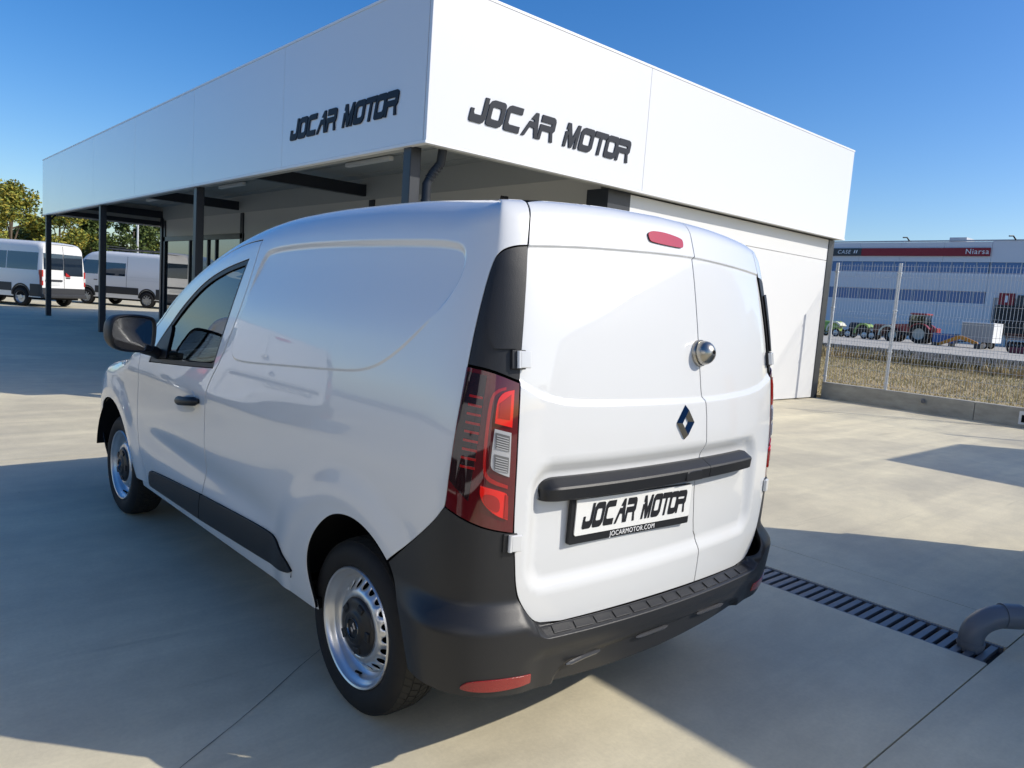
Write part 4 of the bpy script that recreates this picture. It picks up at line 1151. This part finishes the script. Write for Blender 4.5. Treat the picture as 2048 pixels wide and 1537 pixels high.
# storeys: panel strips between the two window bands, split at joints
JY=[62,56.5,52.4,47.0,41.6,36.3,30.9]
for a,b in zip(JY[1:],JY):
    g=.012
    for z0,z1 in ((.17,5.10),(6.60,8.80),(10.2,12.72)): facade(a+g,b-g,z0,z1)
for a,b in ((24.,30.9),(17,24.),(8,17.)): 
    facade(a+.012,b-.012,10.2,12.8); facade(a+.012,b-.012,5.9,8.8)
facade(30.0,30.89,.17,5.9); facade(8,24.5,.17,1.5)
bx('building_core',.42,30,8,62,.17,12.6,'far_wall',D)
bx('roof_edge',-.05,.5,8,62,12.81,12.95,'far_frame',D)
def band(z0,z1,y0,y1,n):
    st=(y1-y0)/n
    for k in range(n):
        bx('window_pane',.12,.16,y0+k*st+.05,y0+(k+1)*st-.05,z0,z1,'far_sky_glass',D)
        bx('mullion',.04,.2,y0+(k+1)*st-.05,y0+(k+1)*st+.05,z0,z1,'far_frame',D)
band(8.805,10.195,30.95,62,22); band(5.105,6.595,30.95,62,22); band(8.805,10.195,8.,30.8,14)
# sign band
bx('sign_band',-.25,-.02,31.0,46.65,10.93,11.95,'sign_red',D)
bx('sign_end',-.25,-.02,46.66,50.9,10.93,11.95,'sign_charcoal',D)
rot=Matrix(((0,0,-1,-.26),(-1,0,0,0),(0,1,0,0),(0,0,0,1)))
def sign(name,body,size,y,z,par=D,x=-.262,sp=1.,m_='ink_white',sh=0.):
    mt=rot.copy(); mt.translation=Vector((x,y,z)); return text_mesh(name,body,size,m_,par,mt,.01,'LEFT',sh,sp)
sign('sign_lettering','Niarsa',.92,33.75,11.19,sp=1.1)
sign('sign_lettering','CASE',.72,50.0,11.22,sp=1.15,sh=.15)
for k in range(2):
    y=47.72-k*.30; MB().prism([(y,11.27),(y-.14,11.27),(y-.24,11.70),(y-.10,11.70)],'x',-.27,-.255).build('sign_lettering','ink_white',D)
# roll door and small signs on the right
MB().box(-.35,-.02,8,29.6,1.45,5.05).build('roller_door','far_dark',D)
for k in range(11): bx('door_slat',-.40,-.36,8.05,29.55,1.55+k*.31,1.55+k*.31+.24,'far_dark',D)
bx('small_sign',-.3,-.03,27.75,29.35,5.08,6.5,'sign_red',D); bx('small_sign',-.3,-.03,20,27.4,5.08,6.3,'sign_charcoal',D)
bx('sign_mark',-.315,-.301,28.4,28.7,5.4,6.2,'ink_white',D)
for y in (40.6,28.5): 
    MB().tube([(-.1,y,12.9),(-.5,y+.2,13.3),(-1.0,y+.5,13.25)],.09,6).build('floodlight','far_dark',D)
bx('roof_unit',2,5,34.5,36.5,12.96,13.5,'far_frame',D)
# ------------------------------------------------------------------ background vehicles
mat('bg_glass',(.010,.016,.022),.03,spec=.9,ior=1.6,coat=.5)
mat('bg_plastic',(.030,.031,.034),.5)
mat('bg_rim',(.48,.49,.5),.3,metal=.7)
mat('bg_lamp',(.45,.02,.02),.15,coat=.6)
mat('bg_plate',(.62,.63,.62),.4)
def simple_wheel(parent,x,y,r,side,w_=.22,rim='bg_rim',spokes=0,rr=.62,tyre='tyre'):
    o=thing_part('wheel',parent); o.location=(x,y,r)
    if side>0: o.rotation_euler=(0,0,math.pi)
    MB().lathe([(.03,r*.62),(.0,r*.66),(-.01,r*.80),(.015,r*.95),(.05,r),(w_-.05,r),(w_-.015,r*.95),(w_,r*.8),(w_-.02,r*.62)],28).build('tyre',tyre,o,smooth=True)
    MB().lathe([(.0,r*(rr+.02)),(.02,r*rr),(.05,r*(rr-.06)),(.045,r*.3),(.02,r*.22),(.02,.001)],28).build('rim',rim,o,smooth=True)
    for k in range(spokes):
        mt=Matrix.Rotation(2*math.pi*k/spokes,4,'X'); MB().box(.022,.05,-r*.035,r*.035,r*.2,r*.58,mt).build('spoke_slot','gap_black',o) if k%1 else None
        MB().box(.008,.030,-r*.06,r*.06,r*.16,r*.60,mt).build('spoke',rim,o)
    return o
def tall_van(label,loc,rz,L=5.5,W=2.07,H=2.45,wb=3.2,ro=.95,style='bus',group=None):
    V=thing('tall_van',label,'van',loc,rz,group)
    hw=W/2
    prof=[(0,H-.10),(.15,H-.03),(.5,H),(L*.62,H+.02),(L*.74,H-.06),(L*.79,H-.22),(L*.845,H*.76),(L*.895,H*.565),(L*.93,H*.485),(L*.975,H*.43),(L*.995,H*.36),(L,H*.26)]
    def zt(y): return interp(prof,y)
    def nose(y): return .045*sstep(L*.80,L,y)+.10*sstep(L*.93,L,y)
    def xs(y,z):
        t=zt(y); d=t-z; R=.20 if t>H*.7 else .14
        x=hw-.10*sstep(H*.42,H,z)-nose(y)-.03*sstep(.55,.2,z)
        if d<R: x-=R-math.sqrt(max(0.,R*R-(R-d)**2))*1.0
        x-=.03*sstep(.12,0,y)
        return max(x,.02)
    def rear(z): return .10*(z/H)**3
    def sec(y,n=22):
        t=zt(y); zb=.36; P=[]
        for k in range(n):
            f=k/(n-1); z=zb+(t-zb)*(1-(1-f)**1.6); yy=y+(rear(z) if y<.3 else 0)*(1-min(y/.3,1)); P.append((-xs(y,z),yy,z))
        for k in range(1,7): s=-1+2*k/7; P.append((xs(y,t)*s,y+(rear(t) if y<.01 else 0),t+.03*(1-s*s)))
        for p in P[:n][::-1]: P.append((-p[0],p[1],p[2]))
        return P
    ys=[0,.04,.12,.3,.6,1.0,1.5,2.0,2.5,3.0,L*.62,L*.68,L*.74,L*.77,L*.79,L*.82,L*.845,L*.87,L*.895,L*.91,L*.93,L*.955,L*.975,L*.99,L]
    rows=[sec(y) for y in ys]
    n=len(rows[0]); vs=[p for r in rows for p in r]; fs=[]
    arches=[(ro,.40),(ro+wb,.40)]
    for i in range(len(rows)-1):
        for j in range(n-1): fs.append((i*n+j,i*n+j+1,(i+1)*n+j+1,(i+1)*n+j))
    fs.append(tuple(range(n))); fs.append(tuple((len(rows)-1)*n+k for k in range(n)))
    me=mesh('body',vs,fs); bm=bmesh.new(); bm.from_mesh(me); bmesh.ops.recalc_face_normals(bm,faces=bm.faces[:]); bm.to_mesh(me); bm.free(); me.shade_smooth(); me.set_sharp_from_angle(angle=math.radians(32))
    body=link('body',me,'bg_white',V)
    def spatch(name,y0,y1,z0,z1,m_,o=.006,s=-1,cut=None,par=V,ny=10,nz=6):
        R=[]
        for i in range(nz+1):
            z=z0+(z1-z0)*i/nz; r=[]
            for j in range(ny+1):
                y=y0+(y1-y0)*j/ny
                if cut: y=min(y,cut(z))
                r.append((s*(xs(y,z)+o),y,z))
            R.append(r)
        return sheet(name,R,m_,par)
    def rpatch(name,x0,x1,z0,z1,m_,o=.006,par=V,n=6):
        R=[]
        for i in range(5):
            z=z0+(z1-z0)*i/4
            R.append([(x0+(x1-x0)*j/n,rear(z)-o,z) for j in range(n+1)])
        return sheet(name,R,m_,par)
    for s in (-1,1):
        spatch('lower_cladding',.0,ro-.42,.40,.86,'bg_plastic',.012,s); spatch('lower_cladding',ro+.42,ro+wb-.42,.55,.86,'bg_plastic',.012,s)
        spatch('lower_cladding',ro+wb+.42,L-.02,.40,.80,'bg_plastic',.012,s)
        for a,_ in arches:
            mb=MB(); P=[]
            for k in range(17):
                t=math.radians(180*k/16); P.append((a+.44*math.cos(t),.42+.44*math.sin(t)))
            R=[[(s*(xs(p[0],p[1])+.010),p[0],p[1]) for p in P],[(s*(xs(p[0],p[1])+.016),a+(p[0]-a)*.86,.42+(p[1]-.42)*.86) for p in P],[(s*(hw-.35),a+(p[0]-a)*.86,.42+(p[1]-.42)*.86) for p in P]]
            sheet('wheel_arch','x' and R,'bg_plastic',V)
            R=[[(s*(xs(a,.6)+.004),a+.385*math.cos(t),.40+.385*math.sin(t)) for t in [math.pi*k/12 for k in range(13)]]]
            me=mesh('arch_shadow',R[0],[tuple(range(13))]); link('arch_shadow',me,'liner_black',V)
            MB().box(min(s*(hw-.06),s*(hw-.3)),max(s*(hw-.06),s*(hw-.3)),a-.36,a+.36,.30,.43).build('arch_liner','liner_black',V)
            simple_wheel(V,s*(hw+.030),a,.345,s,spokes=(10 if style=='crew' else 0))
        cut=lambda z: L*.905-(z-H*.55)*.62
        spatch('cab_window',L*.655,L*.9,H*.575,H*.83,'bg_glass',.006,s,cut)
        if style=='bus':
            spatch('side_window',.22,1.62,H*.565,H*.83,'bg_glass',.006,s); spatch('side_window',1.66,L*.62,H*.565,H*.83,'bg_glass',.006,s)
        if style=='crew':
            spatch('side_window',L*.40,L*.615,H*.56,H*.80,'bg_glass',.006,s)
            for y in (L*.385,L*.635): spatch('door_seam',y,y+.014,.86,H*.93,'gap_black',.004,s,ny=1)
            spatch('body_crease',.15,L*.385,H*.50,H*.505,'bg_plate',.008,s,nz=1); spatch('body_crease',.15,L*.385,H*.55,H*.555,'bg_plate',.008,s,nz=1)
        if style=='box':
            for y in (L*.36,L*.635): spatch('door_seam',y,y+.014,.86,H*.93,'gap_black',.004,s,ny=1)
        # mirror and handle
        MB().box(min(s*(hw+.02),s*(hw+.22)),max(s*(hw+.02),s*(hw+.22)),L*.855,L*.885,H*.56,H*.70).build('door_mirror','bg_plastic',V,bevel=.02)
        spatch('door_handle',L*.655,L*.69,H*.46,H*.475,'bg_plastic',.02,s,ny=2,nz=1)
        # tail lamps stand on the corner
        z0,z1=.82,1.40
        MB().box(min(s*(hw-.075),s*(hw-.005)),max(s*(hw-.075),s*(hw-.005)),-.012,.16,z0,z1).build('tail_lamp','bg_lamp',V,bevel=.02)
        MB().box(min(s*(hw-.07),s*(hw-.01)),max(s*(hw-.07),s*(hw-.01)),-.018,.10,1.0,1.15).build('reverse_lens','bg_plate',V,bevel=.01)
        MB().box(min(s*(hw-.40),s*(hw-.15)),max(s*(hw-.40),s*(hw-.15)),L-.04,L+.012,.80,1.02).build('head_lamp','lamp_clear',V,bevel=.03)
    if style!='box':
        rpatch('rear_window',-hw+.12,-.025,H*.585,H*.83,'bg_glass'); rpatch('rear_window',.025,hw-.12,H*.50,H*.83,'bg_glass') if style=='bus' else rpatch('rear_window',.025,hw-.12,H*.585,H*.83,'bg_glass')
    rpatch('rear_door_seam',-.008,.008,.52,H*.95,'gap_black',.008,n=1)
    if style=='bus':
        R=MB().prism([(.06,H*.55),(.30,H*.485),(.06,H*.485)],'y',-.018,.10).build('brake_light','bg_lamp',V)
        rpatch('door_bar',-hw+.16,-.10,.99,1.06,'bg_plastic',.03); rpatch('number_plate',-.72,-.20,.84,.95,'bg_plate',.012); rpatch('door_grip',.08,.28,1.12,1.16,'bg_plastic',.02)
    rpatch('lower_band',-hw+.03,hw-.03,.50,.74,'bg_plastic',.010)
    MB().box(-hw+.02,hw-.02,-.10,.10,.36,.51).build('rear_bumper','bg_plastic',V,bevel=.03)
    MB().box(-hw+.12,hw-.12,L-.10,L+.05,.30,.60).build('front_bumper','bg_plastic',V,bevel=.04)
    R=[]
    for i in range(7):
        y=L*.80+(L*.905-L*.80)*i/6; t=zt(y); xe=xs(y,t)+.02
        R.append([(xe*s_,y+.004+.03*(1-s_*s_),t+.012+.03*(1-s_*s_)) for s_ in [-1+2*k/8 for k in range(9)]])
    sheet('windscreen',R,'bg_glass',V)
    MB().box(-hw+.15,hw-.15,.2,L-.3,.28,.37).build('floor_pan','liner_black',V)
    if style=='crew':
        for x in (-.72,.72): MB().tube([(x,.35,H+.16),(x,L*.62,H+.16)],.022,6).build('rack_rail','bg_plastic',V)
        for k in range(6):
            y=.4+k*(L*.6-.4)/5; MB().tube([(-.80,y,H+.14),(.80,y,H+.14)],.018,6).build('rack_bar','bg_plastic',V)
            for x in (-.72,.72): MB().tube([(x,y,H-.03),(x,y,H+.15)],.014,5).build('rack_foot','bg_plastic',V)
        MB().tube([(-.80,L*.62,H+.14),(-.80,L*.62,H+.26),(.80,L*.62,H+.26),(.80,L*.62,H+.14)],.015,6).build('rack_stop','bg_plastic',V)
    return V
tall_van('white minibus with dark side windows, its sunlit rear doors closed',(6.29,33.24,0),math.radians(35.1),style='bus')
tall_van('white crew van with a black roof rack and silver wheels, beyond the canopy',(11.45,35.8,0),math.radians(40.8),L=5.2,wb=2.95,ro=1.0,H=2.40,style='crew')
lv=tall_van('white panel van with a steel ladder on its rear doors, mirrored in the shop front',(2.0,42.0,0),math.radians(-4),H=2.6,style='box')
mat('ladder_steel',(.12,.12,.12),.5,metal=.5)
for x in (.25,.62): MB().tube([(x,-.05,.75),(x,-.05,2.5),(x,.15,2.72)],.02,6).build('ladder_rail','ladder_steel',lv)
for k in range(6): MB().tube([(.25,-.05,.85+k*.3),(.62,-.05,.85+k*.3)],.016,6).build('ladder_rung','ladder_steel',lv)
# two more vans stand to the right of the drain, out of view; their shadows fall across the yard
tall_van('plain white high-roof van parked on the open yard past the drain',(5.74,.72,0),math.pi,L=5.6,W=2.1,H=2.68,style='box')
bt=thing('box_truck','white box truck parked beside the low boundary wall','truck',(13.0,.05,0),math.pi)
MB().box(-1.22,1.22,0,4.2,.75,3.0).build('cargo_box','bg_white',bt,bevel=.02)
MB().prism([(4.3,.5),(6.0,.5),(6.05,1.2),(5.75,1.55),(5.45,2.2),(4.3,2.25)],'x',-1.0,1.0).build('cab','bg_white',bt,bevel=.06)
MB().prism([(5.50,2.12),(5.80,1.58),(5.81,1.60),(5.53,2.14)],'x',-.88,.88).build('windscreen','bg_glass',bt)
MB().box(-.45,.45,.1,5.6,.5,.74).build('chassis','bg_plastic',bt)
for s in (-1,1): simple_wheel(bt,s*1.0,.9,.38,s,.3); simple_wheel(bt,s*1.0,5.0,.38,s,.25); MB().box(s*1.1-.1,s*1.1+.1,-.02,.05,.55,.72).build('tail_lamp','bg_lamp',bt)
# a second small van stands to the left
v2=copy_tree(VAN); tall_van('unseen third white van, tall and plain, added on the left to bounce light onto the first',(-1.95,-2.7,0),0.,L=5.5,W=2.06,H=2.5,style='box')  # tall van added out of view, its sunlit side bounces fill onto the first
v2.location=(-1.35,8.6,0); v2.rotation_euler=(0,0,math.radians(2)); v2['label']='second small white van parked to the left of the canopy shade, reflected in the first'
# ------------------------------------------------------------------ trees
m=mat('bark',(.13,.10,.075),.9)
mat('leaf_a',(.25,.255,.045),.6,spec=.25); mat('leaf_b',(.13,.17,.045),.6,spec=.25); mat('leaf_c',(.075,.11,.035),.6,spec=.25); mat('leaf_d',(.33,.27,.045),.6,spec=.25)
def tree(label,x,y,h,r,mats,seed,n=7500,base=.26,group=None):
    rng=random.Random(seed); T=thing('broadleaf_tree',label,'tree',(x,y,0),rng.uniform(0,6),group)
    mb=MB(); mb.tube([(0,0,-.1),(.03,.02,h*.2),(.0,.05,h*.45),(.05,.0,h*.8)],[.16,.12,.09,.03],8)
    cl=[]
    for k in range(26):
        a=rng.uniform(0,6.283); z=rng.uniform(base,1.); rr=r*(math.sin(math.pi*min(1,(z-base)/(1-base)*.86+.12)))**.7*rng.uniform(.35,1.0)
        c=Vector((math.cos(a)*rr,math.sin(a)*rr,h*z*.97)); cl.append((c,r*rng.uniform(.24,.42)))
        if k<12:
            s=Vector((0,0,h*rng.uniform(.22,.6))); mb.tube([s,(s+c)/2+Vector((0,0,.1)),c],[.05,.035,.012],5)
    mb.build('trunk','bark',T,smooth=True)
    vs=[[] for _ in mats]; fs=[[] for _ in mats]
    for i in range(n):
        c,cr=cl[rng.randrange(len(cl))]
        d=Vector((rng.gauss(0,1),rng.gauss(0,1),rng.gauss(0,1))).normalized()*cr*(rng.random()**.45)
        d.z*=.8; p=c+d; s=rng.uniform(.06,.125)
        a=Vector((rng.gauss(0,1),rng.gauss(0,1),rng.gauss(0,.6))).normalized(); b=a.cross(Vector((rng.gauss(0,1),rng.gauss(0,1),rng.gauss(0,1)))).normalized()
        k=min(len(mats)-1,int(rng.random()**(1.2)*len(mats)))
        o=len(vs[k]); vs[k]+=[tuple(p-a*s),tuple(p+b*s*.55),tuple(p+a*s),tuple(p-b*s*.55)]; fs[k].append((o,o+1,o+2,o+3))
    for k,m_ in enumerate(mats):
        if fs[k]:
            o=link('crown',mesh('crown',vs[k],fs[k]),m_,T); o['kind']='stuff'
TL=[('yellow-green autumn tree standing tallest behind the minibus',6.4,46.5,5.6,1.75,('leaf_a','leaf_d','leaf_b'),1),
    ('olive green tree with a loose crown behind the first canopy post',8.6,46.8,5.1,1.6,('leaf_a','leaf_b','leaf_d'),2),
    ('greyish green tree between the minibus and the crew van',10.6,48.,4.9,1.5,('leaf_b','leaf_c'),3),
    ('dark green tree behind the roof rack of the crew van',12.5,47.5,4.9,1.6,('leaf_c','leaf_b'),4),
    ('dark tree with yellow tips beside the lamp pole',14.6,48.,4.9,1.6,('leaf_c','leaf_b','leaf_a'),5),
    ('green tree at the edge of the yard left of the minibus',4.0,48.,4.4,1.5,('leaf_b','leaf_a'),6),
    ('small dark tree low behind the minibus roof',7.4,50.,3.6,1.7,('leaf_c','leaf_b'),7),
    ('low dark tree behind the crew van cab',11.4,51.,3.4,1.9,('leaf_c','leaf_b'),8)]
for t in TL: tree(t[0],t[1],t[2],t[3],t[4],t[5],t[6],base=.30 if t[6]<6 else .15,group='trees along the far side of the yard')
lp=thing('lamp_pole','slim galvanised lamp pole standing between the dark trees','pole',(12.35,46.2,0))
MB().tube([(0,0,0),(0,0,6.2)],[.075,.05],12).build('pole_shaft','galvanised',lp,smooth=True)
MB().box(-.07,.07,-.35,.05,6.15,6.23).build('lamp_head','galvanised',lp,bevel=.02)
# ------------------------------------------------------------------ machines in the far yard
mat('tractor_red',(.33,.025,.03),.35,coat=.5); mat('machine_green',(.28,.42,.09),.4); mat('machine_cream',(.66,.66,.52),.5); mat('machine_orange',(.52,.20,.012),.45); mat('machine_brown',(.16,.06,.035),.6); mat('box_grey',(.36,.35,.33),.6); mat('machine_blue',(.05,.13,.33),.5); mat('rim_pale',(.42,.42,.36),.5); mat('maroon',(.11,.015,.03),.5)
Zf=.17
T=thing('tractor','red tractor with a dark glazed cab parked in the far yard','tractor',(74,27.0,Zf),0.)
MB().prism([(.35,.95),(2.35,.90),(2.40,1.35),(2.2,1.62),(.35,1.75)],'x',-.40,.40).build('bonnet','tractor_red',T,bevel=.06)
MB().box(-.30,.30,-.9,2.3,.62,.98).build('chassis','bg_plastic',T)
MB().prism([(-.95,1.1),(.45,1.1),(.55,1.8),(.32,2.62),(-.85,2.62),(-.98,1.8)],'x',-.72,.72).build('cab_glass','bg_glass',T,bevel=.05)
MB().box(-.80,.80,-.98,.45,2.60,2.76).build('cab_roof','tractor_red',T,bevel=.05)
for s in (-1,1):
    for y0,y1 in ((-.97,-.86),(.36,.50)): MB().tube([(s*.72,y0,1.12),(s*.73,y1 if y0<0 else y0+.12,1.8),(s*.72,y1 if y0<0 else y0-.02,2.6)],.04,6).build('cab_pillar','bg_plastic',T)
    simple_wheel(T,s*1.02,-.55,.86,s,.45,'rim_pale',rr=.58); simple_wheel(T,s*.95,1.75,.62,s,.36,'rim_pale',rr=.58)
    P=[(-.55+.98*math.cos(a),.86+.98*math.sin(a)) for a in [math.radians(20+130*k/10) for k in range(11)]]; Q=[(-.55+.92*math.cos(a),.86+.92*math.sin(a)) for a in [math.radians(150-130*k/10) for k in range(11)]]
    MB().prism(P+Q,'x',min(s*.62,s*1.05),max(s*.62,s*1.05)).build('mudguard','tractor_red',T)
MB().tube([(.42,.9,1.6),(.42,.9,2.5)],.05,8).build('exhaust','bg_plastic',T)
MB().box(-.5,.5,-1.9,-1.2,.7,1.5).build('rear_linkage','tractor_red',T,bevel=.08)
def tank_trailer(label,y,body,fender,seed,tank=True,x=74,sc=1.):
    t=thing('farm_trailer',label,'trailer',(x,y,Zf))
    MB().tube([(0,-.85*sc,.95),(0,.85*sc,.95)],[.58*sc,.58*sc],18).build('tank',body,t,smooth=True)
    P=[(.0+.80*math.cos(a),.55+.95*math.sin(a)) for a in [math.radians(-5+150*k/10) for k in range(11)]]; Q=[(.0+.66*math.cos(a),.55+.80*math.sin(a)) for a in [math.radians(145-150*k/10) for k in range(11)]]
    MB().prism([(p[0]-.55,p[1]) for p in P+Q],'x',-.75,.6).build('hood',fender,t)
    MB().box(-.5,.5,-1.1,1.3,.45,.56).build('frame','bg_plastic',t)
    for s in (-1,1): simple_wheel(t,s*.72,-.75,.40,s,.2,'bg_rim'); simple_wheel(t,s*.72,.85,.40,s,.2,'bg_rim')
    MB().tube([(0,1.2,.5),(0,2.0,.45)],.05,6).build('drawbar','bg_plastic',t)
tank_trailer('dark spraying trailer with a lime green hood beside the orange one',32.2,'bg_plastic','machine_green',1)
tank_trailer('brown and orange spraying trailer with a cream end, left of the tractor',29.9,'machine_brown','machine_cream',2)
tank_trailer('pale green trailed machine next to the steel fence post',35.0,'machine_green','machine_cream',3)
bt=thing('box_trailer','tall white box trailer with a grey side in the far yard','trailer',(74,21.55,Zf),math.radians(0))
MB().box(-1.6,.9,-1.15,1.25,.55,2.15).build('box_body','box_grey',bt,bevel=.03)
MB().box(-1.62,.92,-1.18,1.28,2.151,2.24).build('box_roof','trim_white',bt,bevel=.02)
MB().box(-1.55,.85,-1.20,-1.155,.57,2.13).build('box_end','trim_white',bt)
for s in (-1,1): simple_wheel(bt,-.2+s*1.0,-.5,.32,s,.2); 
MB().tube([(0,1.25,.5),(0,2.2,.42)],.05,6).build('drawbar','bg_plastic',bt)
la=thing('loader_arm','orange loader arm lying bent on the ground before the box trailer','loader',(70.5,21.8,Zf))
MB().prism([(-1.1,.10),(-.95,.55),(.3,1.02),(.55,1.02),(2.2,.18),(2.2,.02),(1.9,.06),(.42,.72),(-.7,.36),(-.85,.02)],'x',-.12,.12).build('boom','machine_orange',la,bevel=.02)
MB().box(-.35,.35,-1.3,-.8,.0,.42).build('bucket','bg_plastic',la,bevel=.04); MB().box(-.3,.3,2.1,2.5,.0,.3).build('end_hitch','bg_plastic',la,bevel=.03)
bb=thing('blue_tank','blue rectangular tank with a raised rim behind the tractor','tank',(73,24.2,Zf)); MB().box(-.7,.7,-.9,.8,.25,1.05).build('tank_body','machine_blue',bb,bevel=.05); MB().box(-.72,.72,-.92,.82,1.0,1.08).build('tank_rim','machine_blue',bb); 
for s in (-1,1): MB().box(-.6,.6,s*.6-.08,s*.6+.08,0,.25).build('skid','bg_plastic',bb)
hr=thing('field_roller','black ring roller with stacked bars at the edge of the far yard','roller',(69,17.6,Zf))
for k in range(6): MB().lathe([(k*.22-.6,.38),(k*.22-.52,.44),(k*.22-.45,.38)],20,'y',(0,0,.44)).build('roller_ring','far_dark',hr,smooth=True)
MB().tube([(0,-.75,.44),(0,.75,.44)],.09,10).build('roller_axle','far_dark',hr)
for k in range(4): MB().box(-.35,.35,-.85,.85,.98+k*.14,1.05+k*.14).build('frame_bar','machine_brown',hr)
for s in (-1,1): MB().box(-.06,.06,s*.8-.05,s*.8+.05,.4,1.5).build('frame_leg','far_dark',hr)
mb_=thing('maroon_block','low maroon machine weight at the edge of the far yard','weight',(66,16.5,Zf)); MB().box(-.4,.4,-.55,.75,0,.42).build('weight_body','maroon',mb_,bevel=.05); MB().box(-.1,.1,-.1,.1,.40,.52).build('weight_lug','maroon',mb_)
